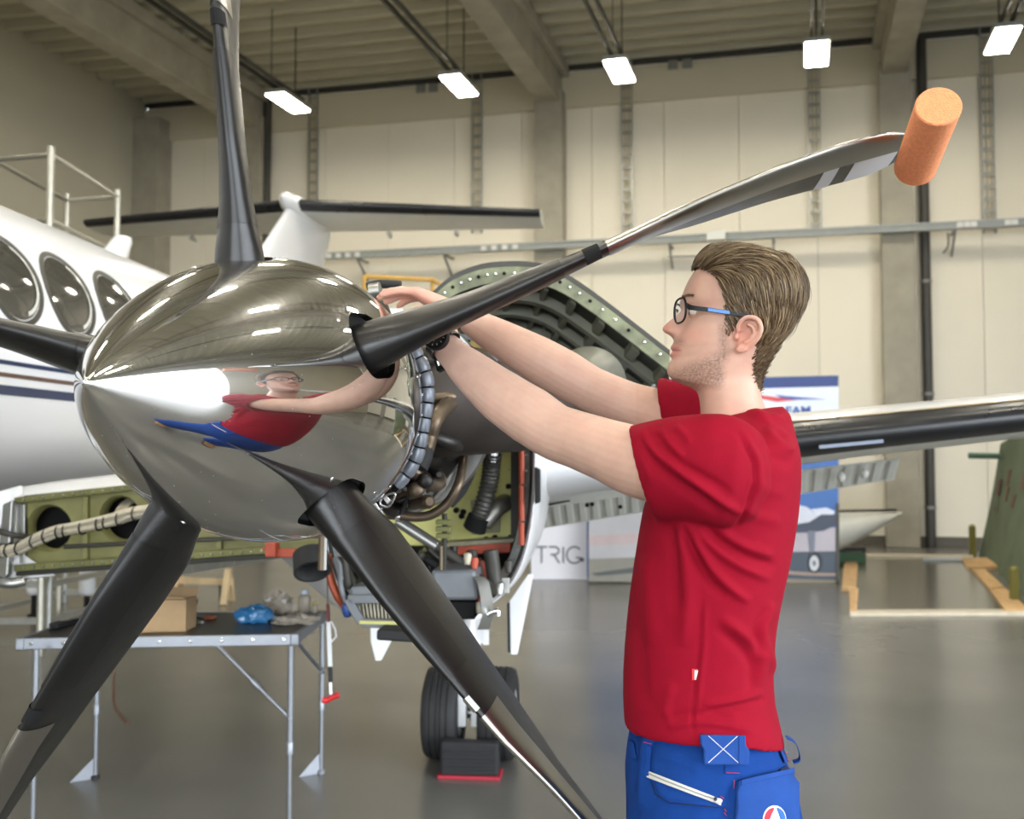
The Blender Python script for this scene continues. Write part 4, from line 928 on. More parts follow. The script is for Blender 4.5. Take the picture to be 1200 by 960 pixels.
brace(fl + (fr_ - fl) * .34 - V3(0, 0, .04), V3(legs[0][0], legs[0][1], .43), .53)
brace(fr_ + (br_ - fr_) * .1 - V3(0, 0, .05), V3(legs[2][0], legs[2][1], .47), .98)
q = MB(); q.bar(V3(legs[2][0], legs[2][1], TZ - .04), V3(legs[3][0], legs[3][1], TZ - .04), .018, .03); q.build('rear_rail', m_trim, tb)
# things on the table
m_card = mat('brown_cardboard', C(176, 148, 112), .8, var=.06, scale=14, bump=.1)
def cardbox():
    a, b = G(160, 742, TZ), G(217.5, 740.5, TZ); dpt = ty * .12; h = V3(0, 0, .132)
    t = thing('cardboard_box', 'open brown cardboard box on the folding table behind the lower left blade', 'box', V3(*((a + b) / 2 + dpt / 2)[:2], TZ - .002))
    a, b = a + V3(0, 0, -.001), b + V3(0, 0, -.001); w = .004
    for p, e, nm in ((a, b - a, 'front_panel'), (a + dpt, b - a, 'back_panel')):
        q = MB(); q.prism([p, p + e, p + e + h, p + h], ty * w); q.build(nm, m_card, t)
    for p in (a, b - tx * w):
        q = MB(); q.prism([p, p + dpt, p + dpt + h, p + h], tx * w); q.build('side_panel', m_card, t)
    q = MB(); q.prism([a, b, b + dpt, a + dpt], V3(0, 0, .004)); q.build('bottom', m_card, t)
    q = MB(); q.prism([a + h, b + h, b + h - ty * .035 + V3(0, 0, .012), a + h - ty * .02 + V3(0, 0, .02)], V3(0, 0, .003)); q.build('flap', m_card, t)
    q = MB(); q.prism([a + dpt + h, b + dpt + h, b + dpt + h + ty * .03 + V3(0, 0, .03), a + dpt + h + ty * .04 + V3(0, 0, .035)], V3(0, 0, .003)); q.build('flap', m_card, t)
cardbox()
def crumple(name, c, size, m, label, cat, seed, amp=.35, nu=36, nv=20):
    q = MB(); c = np.asarray(c, float); q.ball((0, 0, 0), 1, nu=nu, nv=nv); vs = []
    for v in q.v:
        n = mnoise.noise(Vector((v[0] * 2.2 + seed, v[1] * 2.2, v[2] * 2.2))) + .6 * abs(mnoise.noise(Vector((v[0] * 5 + seed, v[1] * 5 + 3, v[2] * 5)))) + .3 * mnoise.noise(Vector((v[0] * 11 + seed, v[1] * 11, v[2] * 11 + 5)))
        r = 1 + amp * n; z = max(v[2] * r, -.55)
        vs.append(c + tx * v[0] * r * size[0] + ty * v[1] * r * size[1] + V3(0, 0, (z + .55) * size[2]))
    return obj(name, vs, q.f, m, None, 55, label=label, cat=cat)
p = G(298, 729, TZ - .002); crumple('crumpled_bag', p, (.078, .05, .045), mat('blue_film', C(52, 122, 178), .18, spec=.8, var=.2, scale=20, coat=.4), 'crumpled blue plastic bag lying on the black table top', 'bag', 1.3)
m_film = mat('clear_film', C(190, 180, 166), .12, spec=.9, var=.3, scale=22, alpha=.55)
p = G(347, 731, TZ - .002); crumple('crumpled_film', p + V3(0, 0, .004), (.085, .055, .022), m_film, 'crumpled clear plastic film at the right end of the folding table', 'plastic film', 4.1, .5)
p = G(325, 719, TZ - .002); crumple('crumpled_film', p + V3(0, 0, .001), (.07, .035, .06), m_film, 'clear plastic film heaped behind the blue bag on the table', 'plastic film', 8.7, .5)
def small(name, px, py, sz, m, label, cat, par=None):
    q = MB(); c = G(px, py, TZ - .002); q.box(c + V3(0, 0, sz[2] / 2), sz, (tx, ty, V3(0, 0, 1))); return q.build(name, m, None, bev=min(sz) * .3, label=label, cat=cat)
small('grease_cap', 246, 726, (.05, .03, .018), mat('rust_plastic', C(150, 80, 48), .5), 'small rust-red cap on the table between cardboard box and blue bag', 'cap')
small('grey_clip', 232, 731, (.05, .02, .012), m_alu, 'small grey metal clip on the table just right of the cardboard box', 'clip')
q = MB(); q.tube(crom([G(222, 727, TZ) + V3(0, 0, .003), G(226, 724, TZ) + V3(0, 0, .03), G(230, 723, TZ) + V3(0, 0, .06), G(231, 722, TZ) + V3(0, 0, .075)]), .004, 6); q.tube(crom([G(218, 728, TZ) + V3(0, 0, .003), G(228, 727, TZ) + V3(0, 0, .012), G(240, 728, TZ) + V3(0, 0, .003)]), .005, 6)
q.build('bent_wire', m_tyre, None, 60, label='short bent black wire on the table beside the cardboard box', cat='wire')
q = MB(); c0, c1 = G(62, 737, TZ), G(90, 729, TZ); q.bar(c0 + V3(0, 0, .008), c1 + V3(0, 0, .008), .03, .016); q.bar(c0 + V3(0, 0, .012), c0 + (c1 - c0) * .4 + V3(0, 0, .012), .04, .022)
q.build('hand_tool', m_tyre, None, bev=.003, label='dark hand tool lying at the left end of the folding table', cat='tool')
def bottle(px, py, h, r, mb, mc, label):
    c = G(px, py, TZ - .002); t = thing('small_bottle', label, 'bottle', c)
    q = MB(); q.lathe(c, (0, 0, 1), [(0, r * .9), (.004, r), (h * .7, r), (h * .8, r * .5), (h * .84, r * .45)], 18); q.build('body', mb, t, 50)
    q = MB(); q.lathe(c + V3(0, 0, h * .82), (0, 0, 1), [(0, r * .62), (h * .16, r * .62), (h * .18, r * .5)], 16); q.build('cap', mc, t, 40)
bottle(357, 717.5, .105, .03, m_film, mat('pale_blue_cap', C(206, 220, 236), .4), 'clear bottle with pale blue cap at the back of the table')
bottle(369, 718.5, .05, .014, m_film, mat('yellow_cap', C(214, 196, 60), .4), 'tiny bottle with yellow cap at the back right table corner')
# pull handle hanging on a white strap
hy = 3.55
t = thing('pull_handle', 'red T-shaped pull handle hanging on a white strap by the table corner', 'handle', P(387, 818, hy))
def HB(a, b, w, h, m, nm, bev=.002):
    q = MB(); q.bar(P(*a, hy), P(*b, hy), w, h, up=(0, 1, 0)); return q.build(nm, m, t, bev=bev)
HB((383, 655), (384, 711), .004, .004, m_dark, 'cord', 0); HB((384, 708), (385, 729), .012, .01, mat('dark_red_loop', C(104, 44, 40), .6), 'loop')
HB((385, 728), (387, 783), .016, .006, m_white, 'strap'); HB((387, 781), (387.5, 800), .016, .012, m_tyre, 'grip'); HB((387.5, 799), (388, 814), .013, .013, m_screw, 'shaft')
q = MB(); q.tube([P(388, 728, hy), P(393, 738, hy), P(394, 746, hy), P(389, 752, hy), P(386, 745, hy)], .004, 6); q.build('strap_loop', m_white, t, 60)
q = MB(); q.tube(crom([P(378, 820, hy), P(383, 821, hy), P(388, 818, hy), P(393, 816, hy), P(397, 814, hy)]), [.010, .013, .013, .012, .012, .012, .012, .012, .010, .010, .010, .010, .010, .010, .010, .010, .010, .010, .010, .010, .010, .010, .010, .010, .011, .011, .011, .011, .011, .012, .013, .012, .010], 12); q.build('cross_handle', mat('red_plastic', C(196, 28, 34), .35), t, 60)
# wheel chock
m_chock = mat('black_rubber_chock', C(34, 34, 36), .75, var=.15, scale=20, bump=.3, bscale=120)
c0 = G(551, 902); c0 = V3(c0[0], gy - .30, 0); t = thing('wheel_chock', 'black rubber wheel chock with a red base in front of the wheels', 'chock', c0)
def ck(o, s, z): return c0 + ax_u * o + A3 * s + V3(0, 0, z)
q = MB(); q.prism([ck(-.135, 0, .012), ck(-.135, .0, .165), ck(-.135, .05, .172), ck(-.135, .115, .05), ck(-.135, .13, .012)], ax_u * .27); q.build('block', m_chock, t, bev=.012)
q = MB(); q.prism([ck(-.145, -.012, 0), ck(.145, -.012, 0), ck(.145, .12, 0), ck(-.145, .12, 0)], (0, 0, .016)); q.build('base', mat('red_rubber', C(170, 36, 56), .6), t, bev=.004)
for z in (.05, .085, .12):
    q = MB(); q.box(ck(0, -.003, z), (.24, .008, .012), (ax_u, A3, V3(0, 0, 1))); q.build('tread_bar', m_chock, t, bev=.002)
# platform with guard rails behind the fuselage
pa, pb, pc_ = P(60, 172, 7.0), P(138, 223, 8.17), P(79, 228, 8.3)
pb[2] = pc_[2] = pa[2]; pd = pa + (pc_ - pb); m_rail = mat('platform_tube', C(190, 188, 176), .35, .6, var=.06, scale=12)
t = thing('access_platform', 'tall access platform with pale guard rails behind the fuselage', 'platform', V3(pa[0], pa[1], 0)); ctr = (pa + pc_) / 2
pe = pa + (pd - pa) * 1.0 + (pa - pb) * 0
for p in (pa, pb, pc_, pd):
    q = MB(); q.cyl(V3(p[0], p[1], 0), p, .027 if p is pa or p is pb else .022, 12); q.build('post', m_rail, t, 40)
for a, b in ((pa, pb), (pb, pc_), (pc_, pd), (pd, pa)):
    for dz in (.06, .56):
        q = MB(); q.cyl(a - V3(0, 0, dz), b - V3(0, 0, dz), .018, 10); q.build('rail', m_rail, t, 40)
far = (pa - pb) * 1.2
for s_, dz in ((pa, .06), (pa, .56), (pc_, .06), (pc_, .56)):
    q = MB(); q.cyl(s_ - V3(0, 0, dz), s_ + (pd - pa) * (1.6 if s_ is pa else 0) + (far * .9 if s_ is pc_ else 0) - V3(0, 0, dz), .018, 10); q.build('rail', m_rail, t, 40)
q = MB(); q.prism([p - V3(0, 0, 1.12) for p in (pa, pb, pc_, pd)], (0, 0, .06)); q.build('deck', m_galv, t)
for a, b in ((pa, pb), (pb, pc_), (pc_, pd), (pd, pa)):
    q = MB(); q.cyl(V3(a[0], a[1], .4), V3(b[0], b[1], 2.4), .02, 8); q.build('cross_brace', m_rail, t, 40)
# yellow guard frame far behind the spinner
m_yel = mat('orange_yellow_paint', C(226, 178, 84), .45, var=.05)
ya, yb, yc = P(427, 324, 11.5), P(507, 328, 11.7), P(516, 333, 11.2)
t = thing('yellow_guard_rail', 'slim orange-yellow guard rail seen above the spinner before the back wall', 'guard rail', V3(ya[0], ya[1], 0))
for p in (ya, yb, yc):
    q = MB(); q.cyl(V3(p[0], p[1], 0), p, .028, 10); q.build('post', m_yel, t, 40)
for a, b in ((ya, yb), (yb, yc)):
    for dz in (0, .5, 1.0):
        q = MB(); q.cyl(a - V3(0, 0, dz), b - V3(0, 0, dz), .026, 10); q.build('rail', m_yel, t, 40)
# small trestle and trolley under the wing
m_wood = mat('pale_wood', C(206, 182, 142), .6, var=.12, scale=9, stretch=(1, 1, .3))
def trestle():
    a, b = G(207, 704), G(266, 707); h0 = .33
    t = thing('wooden_trestle', 'small pale H-shaped wooden trestle on the floor beyond the table', 'trestle', V3(*((a + b) / 2)[:2], 0)); e = unit(b - a)
    for p in (a, b):
        q = MB(); q.bar(p + V3(0, -.12, 0), p + V3(0, 0.02, h0), .06, .045); q.bar(p + V3(0, .16, 0), p + V3(0, .02, h0), .06, .045); q.build('leg', m_wood, t)
    q = MB(); q.bar(a - e * .05 + V3(0, .02, h0 * .62), b + e * .05 + V3(0, .02, h0 * .62), .05, .06); q.build('cross_bar', m_wood, t)
    q = MB(); q.cyl(a + (b - a) * .85 + V3(0, .02, h0 * .6), a + (b - a) * .85 + V3(0, .02, 0), .012, 8); q.build('pin', m_dark, t)
trestle()
a, b = G(57, 742), G(-60, 742)
t = thing('low_trolley', 'low grey trolley with slim posts standing beneath the wing at the left', 'trolley', V3(*((a + b) / 2)[:2], 0)); bk = V3(.2, 1.6, 0)
for p in (a, b, a + bk, b + bk):
    q = MB(); q.cyl(V3(p[0], p[1], 0), p + V3(0, 0, .46), .028, 10); q.build('post', m_galv, t, 40)
for z in (.10, .40):
    for p, r_ in ((a, b), (a + bk, b + bk), (a, a + bk), (b, b + bk)):
        q = MB(); q.bar(p + V3(0, 0, z), r_ + V3(0, 0, z), .04, .05); q.build('rail', m_galv, t)
def can(px, py0, py1, w, label):
    Yb = 8.6; p = P(px, py1, Yb); z1 = P(px, py0, Yb)[2]; z0 = p[2]; r = w / 2 / F * Yb
    t = thing('white_canister', label, 'canister', V3(p[0], p[1], 0))
    q = MB(); q.lathe(V3(p[0], p[1], z0), (0, 0, 1), [(0, r * .55), (.02, r * .9), (.05, r), (z1 - z0, r), (z1 - z0 + .03, r * .9)], 22); q.build('body', m_white, t, 40)
    q = MB(); q.lathe(V3(p[0], p[1], 0), (0, 0, 1), [(0, r * .8), (.03, r * .8), (.04, r * .35), (z0 + .01, r * .35)], 14); q.build('pedestal', m_hole, t, 40)
can(40, 668, 697, 17, 'smaller white canister on a black foot under the wing at the far left')
can(102, 664, 698, 18, 'larger white canister under the wing beside the lower left blade')
q = MB(); q.tube(crom([G(135, 785), G(133, 805), G(136, 830), G(150, 848)]), .008, 6); q.build('floor_hose', mat('brown_hose', C(120, 84, 66), .6), None, 60, label='thin brown hose lying on the floor under the table', cat='hose')

# ------------------------------------------------------------------ exhibition wall, counter, and what stands behind it
BYd = G(983, 684)[1]
def B_(px, py, d=0.0): p = P(px, py, BYd); return p - V3(0, d, 0)
def btop(px): return 447 + (440 - 447) * (px - 690) / 293
bn = thing('exhibition_banner', 'large printed exhibition banner with a blue aircraft photograph behind the man', 'banner', V3(*B_(836, 684)[:2], 0))
bl_m = mat('banner_blue', C(58, 104, 172), .5, var=.06, scale=2); bw_m = mat('banner_white', C(224, 230, 244), .5); bnv = mat('banner_navy', C(44, 66, 128), .5)
def bpoly(nm, pts, m, d, th=.003, par=None):
    q = MB(); q.prism([B_(x, y, d) for x, y in pts], (0, th, 0)); return q.build(nm, m, par or bn)
q = MB(); q.prism([B_(690, 447), B_(983, 440), B_(983, 684), B_(690, 681)], (0, .28, 0)); panel = q.build('panel', bl_m, bn, bev=.01)
bpoly('navy_band', [(825, 444), (982.5, 440), (982.5, 453), (825, 457)], bnv, .004)
bpoly('white_field', [(825, 457), (982.5, 453), (982.5, 520), (825, 524)], bw_m, .004)
bpoly('red_swoosh', [(884, 462), (905, 465), (934, 469), (910, 471), (890, 467)], mat('swoosh_red', C(214, 70, 74), .5), .008)
bpoly('blue_swoosh', [(908, 463), (930, 465), (968, 468), (930, 468.5), (915, 466.5)], mat('swoosh_blue', C(64, 92, 170), .5), .012)
textobj('lettering', 'EAM', 12.4 * BYd / F * 1.0, B_(920, 485.5, .008), B_(970, 484.3) - B_(920, 485.5), (0, 0, 1), mat('letter_blue', C(50, 88, 160), .5), bn, .002, .004, 1.25)
# the printed photograph on the lower half, in flat shapes
pr = lambda n, c: mat('print_' + n, c, .5, var=.08, scale=3)
bpoly('print_cloud', [(690, 600), (760, 590), (850, 580), (850, 684), (690, 681)], pr('cloud', C(168, 168, 174)), .004)
bpoly('print_pink', [(690, 628), (850, 618), (850, 632), (690, 640)], pr('pink', C(176, 160, 162)), .007)
bpoly('print_ground', [(690, 655), (850, 650), (850, 684), (690, 681)], pr('ground', C(128, 126, 118)), .007)
bpoly('print_shadow', [(692, 672), (720, 668), (750, 664), (850, 661), (850, 668), (750, 671), (700, 675)], pr('shadow', C(76, 82, 82)), .010)
bpoly('print_tarmac', [(850, 645), (982.5, 645), (982.5, 684), (850, 683)], pr('tarmac', C(62, 74, 88)), .004)
bpoly('print_horizon', [(850, 622), (982.5, 618), (982.5, 646), (850, 648)], pr('horizon', C(172, 166, 176)), .005)
bpoly('print_line', [(850, 664), (950, 671), (982.5, 672), (982.5, 675), (950, 675), (850, 668)], pr('line', C(150, 130, 118)), .008)
bpoly('print_verge', [(850, 676), (982.5, 680), (982.5, 684), (850, 683)], pr('verge', C(128, 120, 104)), .007)
bpoly('print_fuselage', [(880, 592), (920, 589), (945, 594), (958, 604), (962, 612), (950, 618), (880, 623)], pr('fuselage', C(202, 206, 220)), .008)
bpoly('print_nose', [(950, 597), (968, 595), (978, 599), (976, 606), (960, 606)], pr('nose', C(210, 214, 228)), .010)
bpoly('print_dark', [(905, 618), (948, 612), (962, 603), (978, 603), (982, 614), (965, 622), (948, 624), (905, 625)], pr('dark', C(58, 66, 84)), .012)
bpoly('print_strut', [(946, 622), (955, 622), (954, 646), (949, 648)], pr('strut', C(110, 116, 132)), .014)
def disc(nm, cx, cy, rx, ry, m, d): bpoly(nm, [(cx + rx * math.cos(t), cy + ry * math.sin(t)) for t in np.linspace(0, 2 * math.pi, 28)[:-1]], m, d)
disc('print_tyre', 955, 659, 8.5, 12.5, pr('tyre', C(40, 44, 54)), .016); disc('print_wheel', 953.5, 660, 5.5, 9, pr('wheel', C(190, 194, 200)), .019); disc('print_hub', 953.5, 660, 2, 3.4, pr('hub', C(110, 112, 120)), .022)
bpoly('edge_strip', [(979, 590), (983, 590), (983, 684), (979, 684)], m_dark, .014)
# counter with lettering made of strokes
cy_ = BYd + .31
def K(px, py, d=0.0): p = P(px, py, cy_); return p - V3(0, d, 0)
ct = thing('display_counter', 'white display counter with grey lettering beside the banner', 'counter', V3(*K(656, 681)[:2], 0))
q = MB(); q.prism([K(622, 566), K(689, 566), V3(*K(689, 682)[:2], 0), V3(*K(622, 682)[:2], 0)], (0, .45, 0)); q.build('body', mat('counter_white', C(226, 226, 234), .5), ct, bev=.01)
q = MB(); q.prism([K(620, 563, .02), K(690, 563, .02), K(690, 566, .02), K(620, 566, .02)], (0, .5, 0)); q.build('top', m_white, ct, bev=.005)
m_let = mat('letter_grey', C(92, 94, 106), .5)
def strokes(nm, segs, w=2.0):
    q = MB(); ww = w / F * cy_
    for s_ in segs:
        for a, b in zip(s_[:-1], s_[1:]):
            if math.hypot(a[0] - b[0], a[1] - b[1]) > .05: q.bar(K(*a, .004), K(*b, .004), .005, ww, up=unit(np.cross(K(*b) - K(*a), (0, 1, 0))))
    q.build(nm, m_let, ct)
arc = lambda cx, cy, rx, ry, a0, a1, n=12: [(cx + rx * math.cos(math.radians(t)), cy - ry * math.sin(math.radians(t))) for t in np.linspace(a0, a1, n)]
strokes('letter_t', [[(628, 641), (641, 641)], [(634.5, 641), (634.5, 660)]])
strokes('letter_r', [[(643, 641)] + arc(650, 645.5, 5, 4.5, 90, -90, 9) + [(645, 650)], [(649, 650), (655.5, 660)]])
strokes('letter_i', [[(660, 641), (660, 660)]])
strokes('letter_g', [arc(673, 650.5, 9, 9.6, 42, 338, 22) + [(675, 653.5)]])
q = MB(); q.lathe(K(682, 656, .004), (0, -1, 0), [(0, .026), (.004, .026)], 14); q.build('letter_dot', m_let, ct)
# white pointed fairing beside the banner, on a green stand
fy = 12.6
q = MB(); rings = []
for x, yt, yb_, dp in ((930, 601, 664, .5), (985, 601, 642, .42), (1010, 600.5, 629, .34), (1035, 600, 615, .22), (1050, 599.5, 606, .10), (1057, 600, 602, .03)):
    c = P(x, (yt + yb_) / 2, fy); hz = (yb_ - yt) / 2 / F * fy
    rings.append([c + V3(0, dp * math.cos(2 * math.pi * k / 20), hz * math.sin(2 * math.pi * k / 20)) for k in range(20)])
q.loft(rings); t = thing('wing_fairing', 'white pointed aircraft fairing lying beside the banner edge', 'fairing', V3(*P(985, 620, fy)[:2], 0)); q.build('shell', m_pgrey, t, 60)
q = MB(); q.bar(P(940, 600, fy - .3), P(1050, 598, fy - .1), .02, .035); q.build('edge', m_dark, t)
a = P(975, 650, fy); b = P(1014, 650, fy)
for nm, m, d in (('stand', mat('green_stand', C(70, 104, 76), .6), 0), ('stand_beam', m_dark, .3)):
    q = MB(); q.prism([V3(a[0], fy + d, 0), V3(b[0] + d * .4, fy + d, 0), V3(b[0] + d * .4, fy + d + .2, 0), V3(a[0], fy + d + .2, 0)], (0, 0, .16 if d == 0 else .2)); q.build(nm, m, t)
q = MB(); q.cyl(V3(P(965, 640, fy)[0], fy + .1, 0), P(965, 640, fy) + V3(0, .1, 0), .05, 10); q.build('support', m_dark, t)
# dark sheet framed with timber battens on the floor
m_batt = mat('raw_timber', C(206, 168, 118), .65, var=.14, scale=8); m_pale = mat('pale_batten', C(202, 192, 170), .6, var=.1, scale=8)
sh = thing('framed_floor_sheet', 'dark reflective sheet framed with timber battens lying on the floor', 'sheet', G(1090, 690))
def flat(nm, pts, m, h, z0=.0, bev=.004):
    q = MB(); q.prism([G(x, y) + V3(0, 0, z0) for x, y in pts], (0, 0, h)); q.build(nm, m, sh, bev=bev)
flat('sheet', [(1005, 657), (1130, 657), (1186, 721), (996, 721)], mat('dark_sheet', C(92, 88, 78), .2, var=.08, scale=2), .02)
flat('batten', [(990, 660), (1005, 660), (1005, 668), (989, 668)], m_batt, .045); flat('batten', [(988.5, 670), (1005, 670), (1003.5, 693), (986.5, 693)], m_batt, .045); flat('batten', [(995, 695), (1006, 695), (1004.5, 721), (996, 721)], m_batt, .05)
flat('batten', [(1127, 658.5), (1156, 657.5), (1172, 668), (1134, 669)], m_batt, .05); flat('batten', [(1140, 672), (1154, 671), (1176, 692), (1160, 695)], m_batt, .05); flat('batten', [(1160, 696), (1178, 694), (1206, 720), (1178, 721)], m_batt, .05)
flat('front_edge', [(996, 719), (1210, 718), (1212, 722), (996, 723)], m_pale, .035); flat('back_edge', [(986, 652), (1140, 654.5), (1141, 657), (986, 655)], m_pale, .05); flat('plastic_strip', [(1081, 657.5), (1127, 657), (1128, 660), (1082, 660)], mat('bluish_strip', C(176, 184, 190), .4), .03, .021)
# green sheet leaning at the right
m_gsh = mat('green_canvas', C(98, 112, 90), .7, var=.16, scale=3, bump=.2)
gb1, gb2 = G(1147, 650), G(1232, 724); gt1, gt2 = P(1172, 520, 12.4), P(1320, 455, 9.0)
th = unit(np.cross(gb2 - gb1, gt1 - gb1)); th = th if th[0] > 0 else -th
t = thing('green_leaning_panel', 'large faded green panel leaning at the right edge of the picture', 'panel', V3(*((gb1 + gb2) / 2)[:2], 0))
q = MB(); rings = []
for f in np.linspace(0, 1, 14):
    a, b = gb1 + (gt1 - gb1) * f, gb2 + (gt2 - gb2) * f
    ro = .12 * (1 - f) * 0; row = [a + (b - a) * g + th * (.02 * math.sin(g * 9 + f * 3)) for g in np.linspace(0, 1, 16)]; rings.append(row + [p + th * .09 for p in row[::-1]])
q.loft(rings); q.build('skin', m_gsh, t, 40)
m_faded = mat('faded_red_paint', C(112, 84, 72), .7, var=.25, scale=14)
def gq(f, g): a, b = gb1 + (gt1 - gb1) * f, gb2 + (gt2 - gb2) * f; return a + (b - a) * g - th * .025
for f, g, w, h_ in ((.55, .10, .035, .22), (.62, .2, .03, .2), (.5, .24, .02, .18), (.45, .33, .03, .16), (.58, .38, .04, .2), (.42, .12, .03, .06)):
    q = MB(); q.prism([gq(f, g), gq(f, g + w), gq(f + h_ * .6, g + w * .9), gq(f + h_ * .6, g - .01)], th * .006); q.build('faded_mark', m_faded, t)
m_ol = mat('olive_post', C(122, 116, 58), .6)
for px, y0, y1 in ((1140, 618, 652), (1189, 668, 708)):
    p = G(px, y1); z1 = P(px, y0, p[1])[2]; q = MB(); q.bar(p, V3(p[0], p[1], z1), .07, .07, up=(0, 1, 0)); q.ball(V3(p[0], p[1], z1), .045, nu=10, nv=6); q.build('support_post', m_ol, t)
q = MB(); q.cyl(gq(.9, 0) - ax_u * .35, gq(.88, .06), .04, 10); q.build('green_handle', mat('green_handle', C(60, 96, 76), .6), t, 40)
# ------------------------------------------------------------------ the man at work
from mathutils.bvhtree import BVHTree
YB = 1.60
FA = math.radians(8)
fw_ = V3(-math.cos(FA), math.sin(FA), 0); lf = np.cross(Z3, fw_)          # where he faces, and his left (towards us)
SC0 = P(868, 400, YB)
def S(px, py, off=0.0):                                             # on his middle plane (or off metres to his left)
    d = ray(px, py); o = SC0 + lf * off; t = np.dot(o - CAM, lf) / np.dot(d, lf); return CAM + d * t
def remesh(mb, voxel, it=3, fac=.5):
    me = bpy.data.meshes.new('t'); me.from_pydata(mb.v, [], mb.f); me.update()
    bm = bmesh.new(); bm.from_mesh(me); bmesh.ops.recalc_face_normals(bm, faces=bm.faces); bm.to_mesh(me); bm.free()
    o = bpy.data.objects.new('t', me); COL.objects.link(o)
    m = o.modifiers.new('r', 'REMESH'); m.mode = 'VOXEL'; m.voxel_size = voxel
    if it: s = o.modifiers.new('s', 'SMOOTH'); s.factor = fac; s.iterations = it
    ev = bpy.data.meshes.new_from_object(o.evaluated_get(bpy.context.evaluated_depsgraph_get()))
    bpy.data.objects.remove(o); bpy.data.meshes.remove(me)
    n = len(ev.vertices); vs = np.empty(n * 3); ev.vertices.foreach_get('co', vs); vs = vs.reshape(-1, 3)
    ns = np.empty(n * 3); ev.vertices.foreach_get('normal', ns); ns = ns.reshape(-1, 3)
    fs = [tuple(p.vertices) for p in ev.polygons]; bpy.data.meshes.remove(ev)
    return vs, ns, fs
def paint(o, cols, name='tint'):
    a = o.data.color_attributes.new(name, 'FLOAT_COLOR', 'POINT'); c = np.ones((len(cols), 4)); c[:, :3] = cols; a.data.foreach_set('color', c.ravel())

def spl(xs, ys):                       # smooth (monotone-ish) 1-D curve through the given points
    pts = crom([V3(x, y, 0) for x, y in zip(xs, ys)], 6); X = [p[0] for p in pts]; Y = [p[1] for p in pts]
    return lambda t: float(np.interp(t, X, Y))
HP = [301, 304, 309, 316, 325, 335, 345, 352, 358, 364, 370, 378, 386, 393, 399, 405, 410, 415, 420, 426, 432, 438, 444, 449, 453, 458, 465, 475, 490, 508]
HF = [868, 845, 828, 815, 808, 803, 799.5, 797.5, 798, 800.5, 800.5, 799, 797, 793.5, 789.5, 787, 787.5, 786.5, 786.5, 783.5, 781.5, 782.5, 787.5, 798, 808, 816, 819, 820.5, 821, 818]
HB = [880, 898, 911, 920, 927, 931, 932, 932, 931, 930, 928, 925, 921, 917, 914, 911, 908, 905, 903, 900, 897, 894.5, 892.5, 891.5, 891, 891, 892, 895, 901, 910]
HW = [.012, .035, .052, .063, .070, .0745, .077, .0775, .077, .076, .0755, .075, .074, .0725, .0705, .069, .0675, .066, .0645, .063, .061, .059, .0565, .055, .0555, .0565, .058, .061, .068, .082]
hF, hB, hW = spl(HP, HF), spl(HP, HB), spl(HP, HW)
nN = spl([340, 356, 360, 364, 367, 370, 374, 378, 381, 383.5, 386, 388.5, 391, 394, 397, 400, 410], [0, 0, .8, 3.2, 6.5, 10, 14.6, 18.6, 21, 21.6, 20.6, 17.2, 11.5, 6, 2, 0, 0])
nW = spl([350, 362, 370, 378, 384, 389, 394, 400], [.011, .0115, .0125, .0145, .0165, .0175, .014, .012])
PXM = YB / F
skin = MB()
rows = list(np.arange(301.5, 508, .9)); NTH = 132
def g2(a, b, sa, sb): return math.exp(-(a / sa) ** 2 - (b / sb) ** 2)
rings = []
for py in rows:
    f_, b_ = hF(py), hB(py); pf, pb_ = S(f_, py), S(b_, py); c = (pf + pb_) / 2; al = np.linalg.norm(pf - pb_) / 2; w = hW(py)
    ring = []
    face = float(np.clip((py - 330) / 30, 0, 1) * np.clip((450 - py) / 12, 0, 1)); jaw = float(np.clip((py - 395) / 40, 0, 1) * np.clip((452 - py) / 10, 0, 1))
    for k in range(NTH):
        t = 2 * math.pi * k / NTH; ct, st = math.cos(t), math.sin(t)
        x = al * math.copysign(abs(ct) ** .92, ct); y = w * math.copysign(abs(st) ** .95, st)
        if ct > 0: y *= 1 - (.13 * face + .30 * jaw) * ct ** 1.5
        if ct > -.2:
            nz = nN(py) * PXM
            x += nz * math.exp(-(abs(y) / nW(py)) ** 2.4) if ct > 0 else 0
            if ct > 0:
                x += .0085 * g2(abs(y) - .0155, (py - 387.5) / 6.5, .0055, 1)               # nostril wings
                x -= .0085 * g2(abs(y) - .031, (py - 369) / 10, .016, 1)                        # eye sockets
                x += .0035 * g2(abs(y) - .028, (py - 354) / 6, .02, 1)                           # brow ridge
                x += .004 * g2(abs(y) - .045, (py - 388) / 12, .018, 1)                          # cheek
                x += .0028 * g2(y, (py - 406.5) / 2.6, .019, 1) + .0030 * g2(y, (py - 415) / 3.2, .018, 1)   # lips
                x -= .0042 * g2(y, (py - 410.6) / 1.3, .024, 1)                                # mouth line
                x -= .0022 * g2(y, (py - 420.5) / 2.5, .02, 1)
                x += .0015 * g2(y, (py - 401) / 4, .004, 1) * -1
        ring.append(c + fw_ * x + lf * y)
    rings.append(ring)
skin.loft(rings)
